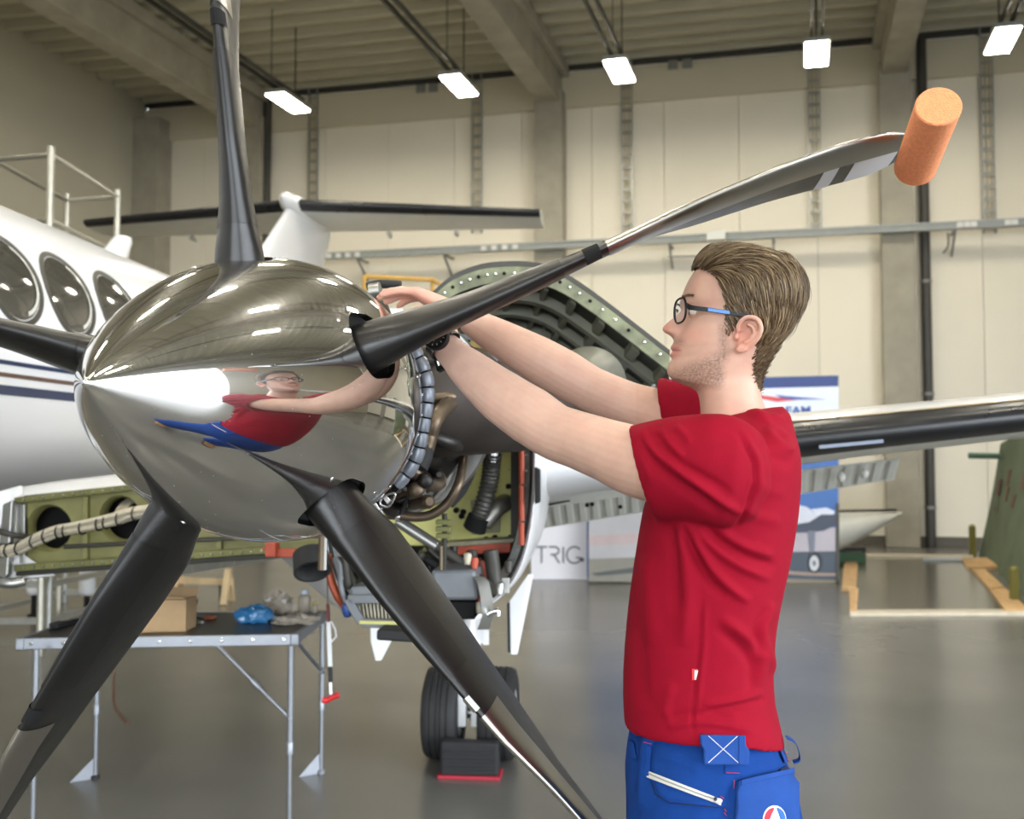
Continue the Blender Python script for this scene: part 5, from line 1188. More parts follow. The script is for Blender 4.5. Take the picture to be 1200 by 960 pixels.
# ears
def ear(sg):
    e0 = .0735
    def E_(px, py, o): p = S(px, py); return p + lf * sg * (e0 + o)
    out = [(860, 396, .004), (860, 389, .008), (864, 383, .012), (870, 380.5, .0155), (877, 381.5, .018), (882, 386, .020), (884, 394, .020), (881.5, 402, .017), (876, 409, .013), (869, 415, .0085), (862, 417, .006), (858.5, 413, .004)]
    pts = crom([E_(*p) for p in out], 5); skin.tube(pts, [.0042 if i < 45 else .0050 for i in range(len(pts))], 10)
    an = crom([E_(*p) for p in ((869, 388, .011), (875, 391, .014), (876.5, 398, .0135), (872, 405, .011), (865, 408, .008))], 5); skin.tube(an, .0034, 8)
    pl_ = [E_(x_, y_, o_ - .006) for x_, y_, o_ in out]; cc = E_(868, 398, .001); n = len(pl_)
    vs = pl_ + [p - lf * sg * .007 for p in pl_] + [cc, cc - lf * sg * .012]
    fs = []
    for i in range(n): j = (i + 1) % n; fs += [(i, j, 2 * n), (n + j, n + i, 2 * n + 1), (i, n + i, n + j, j)]
    skin.add(vs, fs)
    skin.ball(E_(864, 413, .004), (.0085, .0055, .0085), (fw_, lf, Z3), 14, 8)
    skin.ball(E_(858, 401, .001), (.005, .005, .006), (fw_, lf, Z3), 10, 6)
ear(1); ear(-1)
# torso and legs under the clothes (kept a little inside them)
TPY = [492, 500, 515, 530, 545, 560, 580, 600, 650, 700, 750, 800, 845, 870, 900, 930, 960]
TF = [822, 812, 796, 784, 775, 768, 761, 756, 747, 740, 735, 732, 734, 736, 737, 739, 741]
TBk = [908, 918, 927, 931, 932, 932, 931, 929, 921, 911, 903, 902, 908, 914, 922, 929, 933]
TW = [.075, .11, .165, .185, .19, .19, .186, .182, .172, .164, .160, .160, .163, .166, .170, .174, .176]
tF, tB, tW = spl(TPY, TF), spl(TPY, TBk), spl(TPY, TW)
def torso_ring(py, inset, n=56, sq=.85, tilt=0.0):
    ring = []
    pf, pb_ = S(tF(py), py), S(tB(py), py); c = (pf + pb_) / 2; al = np.linalg.norm(pf - pb_) / 2 - inset; w = tW(py) - inset
    for k in range(n):
        t = 2 * math.pi * k / n; ct, st = math.cos(t), math.sin(t)
        ring.append(c + fw_ * al * math.copysign(abs(ct) ** sq, ct) + lf * w * math.copysign(abs(st) ** sq, st) + Z3 * tilt * ct)
    return ring
skin.loft([torso_ring(py, .016) for py in (494, 500, 510, 525, 545, 570, 600, 650, 700, 750, 800, 845, 900, 955)])
hipc = (S(tF(955), 955) + S(tB(955), 955)) / 2
def legpts(sg, fwd):
    return [hipc + lf * sg * .085 + Z3 * .05, hipc + lf * sg * .115 - Z3 * .12 - fw_ * .02, V3(*(hipc + lf * sg * .175 + fw_ * (-.09 + fwd * .5))[:2], .50), V3(*(hipc + lf * sg * .185 + fw_ * (-.13 + fwd))[:2], .26), V3(*(hipc + lf * sg * .19 + fw_ * (-.15 + fwd))[:2], .07)]
for sg, fwd in ((1, .04), (-1, -.08)):
    skin.tube(crom(legpts(sg, fwd), 5), list(np.interp(np.linspace(0, 4, 21), [0, 1, 2, 3, 4], [.085, .08, .055, .05, .036])), 18)
# arms
armL = [(845, 556, 1.43, .058), (800, 552, 1.465, .060), (747, 541, 1.52, .058), (714, 529, 1.56, .0525), (678, 516, 1.605, .0495), (650, 506, 1.635, .0490), (621, 487, 1.665, .0520), (587, 464, 1.70, .0485), (551, 434, 1.735, .0385), (534, 418, 1.75, .0310), (521, 405, 1.758, .0275)]
armR = [(850, 525, 1.79, .056), (815, 505, 1.82, .056), (775, 488, 1.855, .052), (735, 475, 1.885, .048), (692, 456, 1.915, .0465), (660, 438, 1.92, .050), (630, 421, 1.925, .048), (596, 402, 1.93, .041), (566, 385, 1.93, .033), (548, 373, 1.93, .0275)]
def armtube(a):
    pts = [P(x, y, Y) for x, y, Y, r in a]; ps = crom(pts, 5); rs = np.interp(np.linspace(0, len(a) - 1, len(ps)), range(len(a)), [p[3] for p in a]); skin.tube(ps, list(rs), 26)
armtube(armL); armtube(armR)
def hand(Wp, Kp, across, up, curls, thumb, spread=.0):
    d0 = unit(Kp - Wp); across = unit(across - d0 * np.dot(across, d0)); nrm = unit(np.cross(d0, across)); nrm = nrm if np.dot(nrm, up) > 0 else -nrm
    L = np.linalg.norm(Kp - Wp); rings = []
    for t, a, h in ((-.12, .0245, .0185), (0, .0262, .0200), (.25, .032, .0205), (.5, .037, .019), (.75, .0405, .0165), (.95, .041, .0135), (1.05, .039, .011)):
        c = Wp + d0 * L * t; rings.append([c + across * a * math.copysign(abs(math.cos(q_)) ** .8, math.cos(q_)) + nrm * h * math.sin(q_) for q_ in np.linspace(0, 2 * math.pi, 29)[:-1]])
    skin.loft(rings)
    for j, (off, ln, rad) in enumerate(((.030, .074, .0086), (.0102, .082, .0088), (-.0098, .077, .0084), (-.029, .060, .0076))):
        p = Kp + across * off - d0 * .004 * abs(j - 1); dirv = unit(d0 + across * off * spread * 8); pts = [p - dirv * .02]; rr_ = [rad * 1.1]; ang = 0; pts.append(p); rr_.append(rad * 1.12)
        for seg, cu in zip((.46, .30, .24), curls[j]):
            ang += math.radians(cu); dd = dirv * math.cos(ang) - nrm * math.sin(ang); m_ = pts[-1] + dd * ln * seg * .5; e_ = pts[-1] + dd * ln * seg
            pts += [m_, e_]; rr_ += [rad * .93, rad * 1.0]
        rr_[-1] = rad * .72; skin.tube(pts, rr_, 12); skin.ball(pts[-1], rad * .74, nu=10, nv=8)
    b = Wp + d0 * L * .25 + across * .022 - nrm * .006; pts = [b] + [b + d0 * x + across * y - nrm * z for x, y, z in thumb]
    skin.tube(crom(pts, 4), list(np.interp(np.linspace(0, 1, 4 * (len(pts) - 1) + 1), [0, .35, .65, .85, 1], [.016, .0135, .0105, .0105, .0075])), 12); skin.ball(pts[-1], .0078, nu=10, nv=8)
WR_, KR_ = P(548, 373, 1.93), P(490, 344.5, 1.945)
hand(WR_, KR_, V3(.1, -1, -.07), Z3, [(20, 14, 10), (22, 15, 11), (24, 17, 12), (28, 20, 14)], [(.022, .020, .012), (.045, .026, .022), (.066, .022, .032)])
WL_, KL_ = P(521, 405, 1.758), P(484, 371, 1.845)
hand(WL_, KL_, V3(.45, .55, .45), V3(-.3, -.55, .8), [(16, 22, 18), (24, 28, 20), (30, 30, 22), (34, 32, 24)], [(.02, .022, .010), (.042, .030, .018), (.062, .030, .026)])
vs, ns, fs = remesh(skin, .0022, 3, .5)
pp = proj(vs); side = (vs - SC0) @ lf; fwdc = (vs - SC0) @ fw_
base = np.array(C(202, 162, 142)); col = np.tile(base, (len(vs), 1))
headm = (pp[:, 1] < 470) & (np.abs(side) < .1) & (pp[:, 0] > 760) & (pp[:, 0] < 960)
def blend(mask, c, k): 
    global col
    k = np.clip(k, 0, 1)[:, None] * mask[:, None]; col = col * (1 - k) + np.array(c) * k
nv = np.array([mnoise.noise(Vector(v * 34)) for v in vs]); nf = np.array([mnoise.noise(Vector(v * 420)) for v in vs])
blend(np.ones(len(vs)), C(206, 150, 136), np.clip(nv * .55, 0, .4)); 
arml = (pp[:, 0] < 745)
blend(arml, C(209, 175, 158), np.full(len(vs), .35))
# stubble over jaw, chin and upper lip; lips; redder nose, cheek and ear
sx, sy = pp[:, 0], pp[:, 1]
stub = np.clip((sy - (430 - .42 * (sx - 785))) / 14, 0, 1) * np.clip((459 - sy) / 10, 0, 1) * np.clip((853 - sx) / 10, 0, 1)
stub = np.maximum(stub, np.clip(1 - np.abs(sy - 400) / 7, 0, 1) * np.clip((806 - sx) / 10, 0, 1))
stub2 = np.clip(1 - np.abs(sx - 848) / 9, 0, 1) * np.clip((sy - 375) / 8, 0, 1) * np.clip((430 - sy) / 10, 0, 1)
stub = np.maximum(stub, stub2)
blend(headm, C(112, 92, 78), stub * (.52 + .6 * nf))
lip = np.exp(-((sy - 411) / 5.5) ** 2) * np.clip((799 - sx) / 5, 0, 1); blend(headm, C(196, 120, 108), lip * .75)
lin_ = np.exp(-((sy - 410.7) / 1.1) ** 2) * np.clip((800 - sx) / 4, 0, 1); blend(headm, C(110, 62, 56), lin_ * .7)
blend(headm, C(222, 142, 122), np.exp(-((sx - 780) / 8) ** 2 - ((sy - 384) / 8) ** 2) * .5); blend(headm, C(220, 144, 126), np.exp(-((sx - 812) / 16) ** 2 - ((sy - 392) / 10) ** 2) * .35)
blend(headm, C(222, 142, 122), np.exp(-((sx - 870) / 16) ** 2 - ((sy - 398) / 18) ** 2) * (np.abs(side) > .07) * .55)
hands = (sx < 505) & (sy < 400); blend(hands, C(226, 158, 140), np.full(len(vs), .4))
m_skin = mat('skin', (.7, .45, .36), .48, attr='tint', var=.05, scale=40, bump=.10, bscale=420, sss=.12, spec=.4)
man = thing('person', 'man in red t-shirt, blue work trousers and dark glasses reaching into the engine', 'person', V3(*hipc[:2], 0))
body = obj('body', vs, fs, m_skin, man, 180, fix=False); paint(body, col)
head_bvh = BVHTree.FromPolygons([tuple(v) for v in vs], fs)
def hit(bv, px, py):
    d = ray(px, py); d = d / np.linalg.norm(d); r = bv.ray_cast(Vector(CAM), Vector(d)); 
    return (np.array(r[0]), np.array(r[1])) if r[0] is not None else (None, None)
# finger nails that show: short plates
m_nail = mat('finger_nail', C(226, 168, 150), .3, spec=.6)
# eyes
m_eye = mat('eye_white', C(226, 220, 212), .15, spec=.7); m_iris = mat('iris', C(70, 88, 96), .15); m_lash = mat('dark_lash', C(60, 46, 38), .6)
for sg in (1, -1):
    ec = S(806.5, 368.5) + lf * sg * .0285 - fw_ * .0105
    q = MB(); q.ball(ec, .0108, (fw_, lf, Z3), 20, 14); e = q.build('eye', m_eye, man, 60)
    q = MB(); q.lathe(ec + fw_ * .0098, fw_, [(0, .0055), (.0016, .0048), (.0018, .001)], 18); q.build('iris', m_iris, e, 60)
    for z0, z1, nm in ((18, 85, 'upper_lid'), (-85, -26, 'lower_lid')):
        q = MB(); rings = []
        for el in np.radians(np.linspace(z0, z1, 7)):
            rings.append([ec + .0118 * (fw_ * math.cos(el) * math.cos(az) + lf * math.cos(el) * math.sin(az) + Z3 * math.sin(el)) for az in np.radians(np.linspace(-80, 80, 15))])
        q.loft(rings, closed=False); l = q.build(nm, m_skin, e, 60); paint(l, np.tile(np.array(C(214, 164, 144)), (len(l.data.vertices), 1)))
    q = MB(); q.tube([ec + .0121 * (fw_ * math.cos(.31) * math.cos(az) + lf * math.cos(.31) * math.sin(az) + Z3 * math.sin(.31)) for az in np.radians(np.linspace(-75, 75, 12))], .0008, 5); q.build('lash_line', m_lash, e)
# hair: a close cap over the skull, then combed strands ---------------------------------------
capF = spl([286, 291, 296, 301, 306, 312, 318, 326, 334, 345, 360, 380], [870, 850, 834, 824, 818, 815, 817, 822, 830, 838, 842, 846])
oB = spl([288, 291, 297, 303, 311, 318, 332, 350, 370, 390, 408, 422, 437, 452, 460], [872, 889, 903, 914, 922, 928, 936, 940, 939, 934, 926, 916, 904, 894.5, 891])
def in_hair(px, py):                      # side-view outline of the hair
    poly = [(811, 315), (818, 306), (840, 294), (872, 288), (905, 296), (923, 308), (942, 350), (936, 392), (918, 424), (893, 458), (886, 455), (880, 440), (880, 424), (884, 405), (884, 390), (878, 381), (868, 379.5), (860, 383), (855, 392), (849, 392), (846, 380), (846, 360), (843, 342), (834, 330), (822, 322)]
    c = False; j = len(poly) - 1
    for i in range(len(poly)):
        xi, yi = poly[i]; xj, yj = poly[j]
        if (yi > py) != (yj > py) and px < (xj - xi) * (py - yi) / (yj - yi) + xi: c = not c
        j = i
    return c
cap = MB(); capv = []
def scalp(py, t):
    f_, b_ = hF(py), hB(py); pf, pb_ = S(f_, py), S(b_, py); c = (pf + pb_) / 2; al = np.linalg.norm(pf - pb_) / 2; w = hW(py)
    x = al * math.copysign(abs(math.cos(t)) ** .92, math.cos(t)); y = w * math.copysign(abs(math.sin(t)) ** .95, math.sin(t))
    return c + fw_ * x + lf * y, c
TOPC = S(872, 350)
def outn(p): v = p - TOPC; return unit(v)
roots = []
prow = np.linspace(301.6, 458, 90)
grid = {}
for i, py in enumerate(prow):
    for k in range(96):
        t = 2 * math.pi * k / 96; p, c = scalp(py, t); q2 = proj(p - lf * 2 * min(0, float((p - SC0) @ lf))) if False else None
        ps = p.copy(); sd = float((p - SC0) @ lf)
        if sd < 0: ps = p - lf * 2 * sd                       # mirror the far half to use the same outline
        qx, qy = proj(ps - lf * float((ps - SC0) @ lf) * 1.0)
        grid[i, k] = (p, in_hair(qx, qy))
for (i, k), (p, ok) in grid.items():
    if ok: roots.append(p)
idx = {}
for i in range(len(prow) - 1):
    for k in range(96):
        ids = [(i, k), (i, (k + 1) % 96), (i + 1, (k + 1) % 96), (i + 1, k)]
        if all(grid[a][1] for a in ids):
            f4 = []
            for a in ids:
                if a not in idx:
                    p = grid[a][0]; n = outn(p); z = (p - TOPC) @ Z3; bk = -((p - TOPC) @ fw_)
                    th_ = .0022 + .004 * max(0, min(1, z / .07)) + .004 * max(0, min(1, bk / .06)) * max(0, min(1, (z + .08) / .08))
                    idx[a] = len(cap.v); cap.v.append(tuple(p + n * th_))
                f4.append(idx[a])
            cap.f.append(tuple(f4))
m_hair = mat('brown_hair', C(96, 78, 56), .42, attr='tint', spec=.45)
hc = cap.build('hair_base', m_hair, man, 180); paint(hc, np.tile(np.array(C(82, 66, 46)), (len(hc.data.vertices), 1)))
hr_ = np.random.default_rng(5); H_v, H_f, H_c = [], [], []
roots = np.array(roots)
def strand(p, L, lift, r0, colr, seed, dirb=None):
    pts = [p]; sd = (p - SC0) @ lf; cur = p + 0
    for s_ in range(6):
        rel = cur - TOPC; z = rel @ Z3; fc = rel @ fw_; n = outn(cur)
        top = np.clip((z - .015) / .045, 0, 1); front = np.clip((fc + .01) / .06, 0, 1); back = np.clip((-fc - .02) / .05, 0, 1)
        d = -fw_ * (.25 + 1.0 * top * (1 - back) + .35 * front) - Z3 * (1.05 * (1 - top) + .75 * back) + Z3 * .25 * top * front + lf * np.sign(sd) * .12 * (1 - top)
        if z < -.06: d = -Z3 - fw_ * -.25
        d = d + .28 * np.array([mnoise.noise(Vector(cur * 38 + np.array([seed, 0, 0]))), mnoise.noise(Vector(cur * 38 + np.array([0, seed, 7]))), mnoise.noise(Vector(cur * 38 + np.array([3, 0, seed])))])
        d = unit(d - n * (d @ n)) + n * (lift * (1.2 - .42 * s_))
        cur = cur + d * (L / 6); pts.append(cur)
    o = len(H_v); m = len(pts)
    for i_, q_ in enumerate(pts):
        t_ = unit(pts[min(i_ + 1, m - 1)] - pts[max(i_ - 1, 0)]); x = unit(np.cross(t_, outn(q_))); y = np.cross(t_, x); r_ = r0 * (1 - .8 * (i_ / (m - 1)) ** 1.5)
        for a_ in range(3): H_v.append(q_ + r_ * (1.7 * math.cos(2.094 * a_) * x + math.sin(2.094 * a_) * y)); H_c.append(colr)
    for i_ in range(m - 1):
        for a_ in range(3): b_ = (a_ + 1) % 3; H_f.append((o + i_ * 3 + a_, o + i_ * 3 + b_, o + i_ * 3 + 3 + b_, o + i_ * 3 + 3 + a_))
cA, cB, cC = np.array(C(78, 60, 40)), np.array(C(154, 130, 97)), np.array(C(190, 168, 132))
for _ in range(12500):
    p = roots[hr_.integers(len(roots))] + hr_.normal(size=3) * .0022; rel = p - TOPC; z = rel @ Z3; n = outn(p); bk = max(0, min(1, -(rel @ fw_) / .06))
    tp = np.clip((z - .0) / .05, 0, 1); low = np.clip((-z - .01) / .06, 0, 1)
    L = .024 + .022 * tp + .010 * hr_.random() + .010 * bk; lift = .15 + .14 * tp * hr_.random() + .09 * bk * (1 - low)
    k = np.clip(.35 + .5 * mnoise.noise(Vector(p * 90)) + .25 * hr_.normal(), 0, 1); colr = cA * (1 - k) + (cB if hr_.random() < .8 else cC) * k
    strand(p + n * (.0026 + .0035 * tp + .004 * bk * (1 - low)), L, lift, (.00062 + .0003 * tp) * (.8 + .5 * hr_.random()), colr, 2.0 * (int(hr_.integers(4))))
# the fringe over the forehead and the little tuft at the crown
for _ in range(260):
    f = hr_.random(); p = S(826 - 9 * f + hr_.normal() * 2, 306 + 6 * f + hr_.normal()) + lf * hr_.uniform(-.055, .055); k = hr_.random(); strand(p, .014 + .012 * hr_.random(), .35, .0009, cA * (1 - k) + cB * k, 1.0)
for _ in range(90):
    p = S(908 + hr_.normal() * 3.5, 303 + hr_.normal() * 1.5) + lf * (.02 + hr_.normal() * .012); k = hr_.random(); strand(p, .022, .75, .0010, cA * (1 - k) + cB * k, 4.0)
ho = obj('hair', H_v, H_f, m_hair, man, 180, fix=False); paint(ho, np.array(H_c))
H_v, H_f, H_c = [], [], []
for sg in (1, -1):
    for _ in range(110):
        u_ = hr_.random(); c = S(800 + 9 * u_ ** 1.3, 353.5 - 2.5 * math.sin(u_ * 2.6) + hr_.normal() * .9); p = c + lf * sg * (.014 + .036 * u_); k = .35 + hr_.random() * .5; colr = cA * (1 - k) + cB * k
        r_ = head_bvh.find_nearest(Vector(p)); p = np.array(r_[0]) + np.array(r_[1]) * .0006; d = unit(lf * sg - fw_ * .4 + Z3 * .1 + hr_.normal(size=3) * .15); o = len(H_v)
        for i_ in range(3):
            q_ = p + d * .004 * i_ + np.array(r_[1]) * .0012 * i_; x = unit(np.cross(d, r_[1])); y = np.cross(d, x)
            for a_ in range(3): H_v.append(q_ + .00045 * (1 - .4 * i_) * (math.cos(2.094 * a_) * x + math.sin(2.094 * a_) * y)); H_c.append(colr)
        for i_ in range(2):
            for a_ in range(3): b_ = (a_ + 1) % 3; H_f.append((o + i_ * 3 + a_, o + i_ * 3 + b_, o + i_ * 3 + 3 + b_, o + i_ * 3 + 3 + a_))
eb = obj('eyebrow', H_v, H_f, m_hair, man, 180, fix=False); paint(eb, np.array(H_c))
# glasses
m_frame = mat('black_spectacle_frame', C(14, 15, 20), .45, spec=.35); m_lens = mat('spectacle_lens', (.9, .93, .95), .03, spec=.6, alpha=.16); m_blue = mat('blue_temple_inlay', C(40, 120, 210), .3)
gl = thing('glasses', None, None, S(800, 368)); gl.parent = man; gl.location = Vector(wloc(gl) - wloc(man))
gx0 = S(792.5, 367.5)
for sg in (1, -1):
    c = gx0 + lf * sg * .0335 - fw_ * (.0035); rim_ = []
    for k in range(32):
        t = 2 * math.pi * k / 32; a_ = .0265 * math.copysign(abs(math.cos(t)) ** .7, math.cos(t)); b_ = .0205 * math.copysign(abs(math.sin(t)) ** .75, math.sin(t))
        rim_.append(c + lf * a_ + Z3 * b_ - fw_ * (.010 * (sg * a_ / .0265 + .2) * .8 + .05 * abs(a_) ** 1.2 * (sg * a_ > 0)))
    q = MB(); q.tube(rim_, .0019, 8, loop=True); q.build('rim', m_frame, gl, 60)
    q = MB(); q.add([c - fw_ * .002] + rim_, [(0, 1 + k, 1 + (k + 1) % 32) for k in range(32)]); q.build('lens', m_lens, gl, 60)
    hinge = max(rim_, key=lambda p: sg * (p - c) @ lf) + Z3 * .006
    e1 = S(826, 371) + lf * sg * .0785; e2 = S(850, 375) + lf * sg * .083; e3 = S(872, 379) + lf * sg * .083; e4 = S(882, 386) + lf * sg * .078; e5 = S(886, 398) + lf * sg * .074
    pth = crom([hinge, S(808, 368) + lf * sg * .0715, e1, e2, e3, e4, e5], 5)
    q = MB()
    for a_, b_ in zip(pth[:-1], pth[1:]): pass
    rings = []
    for i_, p in enumerate(pth):
        hgt = float(np.interp(i_, [0, 3, 10, 20, 30], [.0036, .0042, .0036, .0026, .0024])); t_ = unit(pth[min(i_ + 1, len(pth) - 1)] - pth[max(i_ - 1, 0)]); up_ = unit(Z3 - t_ * (Z3 @ t_))
        rings.append([p + up_ * hgt + lf * .001, p + up_ * hgt - lf * .001, p - up_ * hgt - lf * .001, p - up_ * hgt + lf * .001])
    q.loft(rings); tm = q.build('temple', m_frame, gl, 40)
    q = MB(); q.loft([[p + Z3 * .0026 + lf * sg * .0008, p - Z3 * .0026 + lf * sg * .0008, p - Z3 * .0026 + lf * sg * .0018, p + Z3 * .0026 + lf * sg * .0018] for p in pth[10:16]]); q.build('blue_inlay', m_blue, tm, label='blue inlay of the temple')
q = MB(); q.tube(crom([gx0 + lf * .008 + Z3 * .004 - fw_ * .002, gx0 + Z3 * .0065, gx0 - lf * .008 + Z3 * .004 - fw_ * .002], 4), .002, 8); q.build('bridge', m_frame, gl, 60)
# ---- red t-shirt ------------------------------------------------------------------------------
sh_ = MB()
hem = lambda t: 0
rings = []
for py in (478, 484, 492, 500, 508, 516, 525, 535, 550, 570, 600, 630, 660, 700, 730, 760, 790, 815, 840, 855):
    rings.append(torso_ring(py, -.004 if py > 490 else -.002))
# the neck opening ring and the hem are not level: rebuild the ends
def nring(g, dz=0.0, n=56):
    a_, b_ = S(813, 500), S(917, 477); c = (a_ + b_) / 2; al = np.linalg.norm((a_ - b_)[:2]) / 2; ring = []
    for k in range(n):
        t = 2 * math.pi * k / n; ct, st = math.cos(t), math.sin(t); ring.append(c + fw_ * (al + (g if ct > 0 else g * .30)) * ct + lf * (.070 + g) * st + Z3 * ((a_[2] - b_[2]) / 2 * ct + .004 * st * st + dz))
    return ring
rings = [nring(-.006, -.03), nring(-.004, .0), nring(.004, .0), nring(.018, -.006), nring(.038, -.014)] + [r for py, r in zip((478, 484, 492, 500, 508, 516, 525, 535, 550, 570, 600, 630, 660, 700, 730, 760, 790, 815, 840, 855), rings) if 525 <= py <= 820]
hm = torso_ring(868, -.006, tilt=0); hm2 = []
for k, p in enumerate(hm):
    t = 2 * math.pi * k / 56; ct = math.cos(t); st = math.sin(t); hm2.append(p + Z3 * (.029 * max(0, ct) ** 2 + .004 * max(0, -ct) ** 2 + .041 * st * st))
hem_in = [np.mean(hm2, axis=0) + (np.asarray(p) - np.mean(hm2, axis=0)) * .90 for p in hm2]
rings += [hm2, hem_in, [p + Z3 * .014 for p in hem_in]]
sh_.loft(rings)
def sleeve(axis, ell, cut):
    """axis: points (px,py,Y), ell: (across, vertical) half sizes; mouth turned back inside"""
    pts = crom([P(*a) for a in axis], 4); rings = []; ell = [(p[0], p[1]) for p in crom([V3(a, b, 0) for a, b in ell], 4)]
    for i_, (p, (ea, ev)) in enumerate(zip(pts, ell)):
        t_ = unit(pts[min(i_ + 1, len(pts) - 1)] - pts[max(i_ - 1, 0)])
        w_ = float(np.clip((i_ - len(pts) + 9) / 7, 0, 1)); t_ = unit(t_ * (1 - w_) + cut * w_)
        side_ = unit(np.cross(t_, Z3)); up_ = np.cross(side_, t_)
        rings.append([p + side_ * ea * math.cos(q_) + up_ * ev * math.sin(q_) for q_ in np.linspace(0, 2 * math.pi, 41)[:-1]])
    end = rings[-1]; c = np.mean(end, axis=0); inn = [c + (np.asarray(v) - c) * .90 for v in end]; back = -cut
    rings += [inn, [v + back * .035 for v in inn]]
    sh_.loft(rings)
cutL = unit(P(737, 552, 1.515) - P(770, 556, 1.50) + V3(0, 0, 0.02) + V3(-.0, 0, .012))
sleeve([(868, 556, 1.445), (848, 552, 1.425), (820, 549, 1.445), (790, 550, 1.47), (765, 553, 1.495), (753, 554, 1.503)], [(.060, .076), (.068, .086), (.072, .083), (.072, .081), (.070, .079), (.069, .077)], unit(V3(-.93, .28, -.27)))
sleeve([(880, 520, 1.765), (850, 510, 1.79), (820, 496, 1.815), (797, 488, 1.84), (778, 482, 1.86)], [(.06, .075), (.07, .085), (.072, .08), (.068, .074), (.064, .068)], unit(V3(-.94, .3, -.17)))
sv_, sn_, sf_ = remesh(sh_, .0042, 14, .6)
# creases pressed into the cloth on the side we see
spx = proj(sv_); fac = -(sn_ * (sv_ - CAM)).sum(1); vis = np.clip(fac / 1.0, 0, 1)
def crease(poly, wpx, amp):
    pts = crom([V3(x, y, 0) for x, y in poly], 6); P2 = np.array(pts)[:, :2]; best = np.full(len(sv_), 1e9); par = np.zeros(len(sv_))
    for i_ in range(len(P2) - 1):
        a_, b_ = P2[i_], P2[i_ + 1]; ab = b_ - a_; t_ = np.clip(((spx - a_) @ ab) / (ab @ ab), 0, 1); dd = np.hypot(*(spx - a_ - t_[:, None] * ab).T); m_ = dd < best; best[m_] = dd[m_]; par[m_] = (i_ + t_[m_]) / (len(P2) - 1)
    end = np.clip(np.minimum(par, 1 - par) * 5, 0, 1)
    return amp * np.exp(-(best / wpx) ** 2) * end * (vis > .02)
disp = np.zeros(len(sv_))
for poly, w, a in (([(752, 500), (764, 524), (792, 548), (822, 570), (853, 592), (874, 604)], 5, .0065), ([(749, 512), (760, 536), (786, 560), (818, 582), (846, 603)], 6, -.005), ([(757, 503), (772, 527), (800, 546), (830, 562), (858, 580)], 5, -.004),
                 ([(772, 503), (786, 521), (801, 536)], 4, .004), ([(768, 506), (780, 524), (795, 540)], 4, -.003), ([(790, 499), (800, 507), (811, 519)], 4, .0035), ([(745, 502), (752, 530), (765, 570)], 5, .002),
                 ([(862, 502), (873, 520), (883, 539), (885, 557), (883, 574), (875, 596), (868, 611), (857, 622)], 2.2, -.0045), ([(868, 500), (879, 520), (889, 539), (891, 557), (889, 574), (881, 598)], 4, .003),
                 ([(805, 611), (820, 640), (836, 668), (860, 692), (880, 706)], 5, .007), ([(800, 615), (813, 648), (828, 676), (850, 700)], 5, -.006), ([(815, 617), (838, 642), (866, 662), (905, 680)], 5, .006), ([(822, 614), (848, 637), (880, 655), (912, 664)], 5, -.005),
                 ([(842, 621), (872, 640), (908, 652)], 5, .005), ([(795, 610), (803, 650), (806, 700), (800, 760)], 9, .006), ([(785, 610), (790, 660), (792, 720)], 8, -.005), ([(868, 592), (890, 606), (918, 612)], 7, .0026), ([(880, 560), (900, 574), (922, 578)], 8, .002),
                 ([(842, 722), (875, 747), (892, 772), (886, 806)], 6, .006), ([(838, 735), (868, 760), (882, 785), (876, 812)], 6, -.005), ([(908, 706), (893, 735), (897, 760), (908, 790)], 6, .006), ([(900, 712), (885, 742), (889, 768)], 5, -.005),
                 ([(825, 827), (855, 822), (895, 811)], 4, .004), ([(825, 834), (860, 829), (900, 820)], 4, -.004), ([(783, 853), (817, 845), (855, 850), (890, 860)], 5, .004), ([(775, 845), (812, 838), (860, 842)], 5, -.003), ([(790, 800), (780, 830), (790, 852)], 6, .003),
                 ([(822, 700), (820, 757), (816, 795), (812, 837), (812, 866)], 1.6, -.003), ([(827, 700), (825, 757), (821, 795), (817, 837)], 2.5, .002),
                 ([(872, 482), (890, 487), (920, 490)], 4, .003), ([(880, 476), (905, 500), (930, 518)], 5, .003), ([(895, 500), (915, 522), (932, 528)], 5, .005), ([(885, 515), (905, 535), (930, 545)], 6, -.003), ([(756, 650), (762, 700), (764, 760)], 9, .004), ([(745, 720), (750, 780), (756, 830)], 9, -.003)):
    disp += crease(poly, w, a * 1.35)
big = np.array([mnoise.noise(Vector(v * np.array([9, 9, 6]))) for v in sv_])
sv_ = sv_ + sn_ * (disp + big * .0022)[:, None]
m_shirt = mat('red_cotton', C(142, 4, 33), .85, var=.04, scale=60, bump=.25, bscale=700, spec=.18)
shirt = obj('t_shirt', sv_, sf_, m_shirt, man, 180, fix=False)
sb = BVHTree.FromPolygons([tuple(v) for v in sv_], sf_)
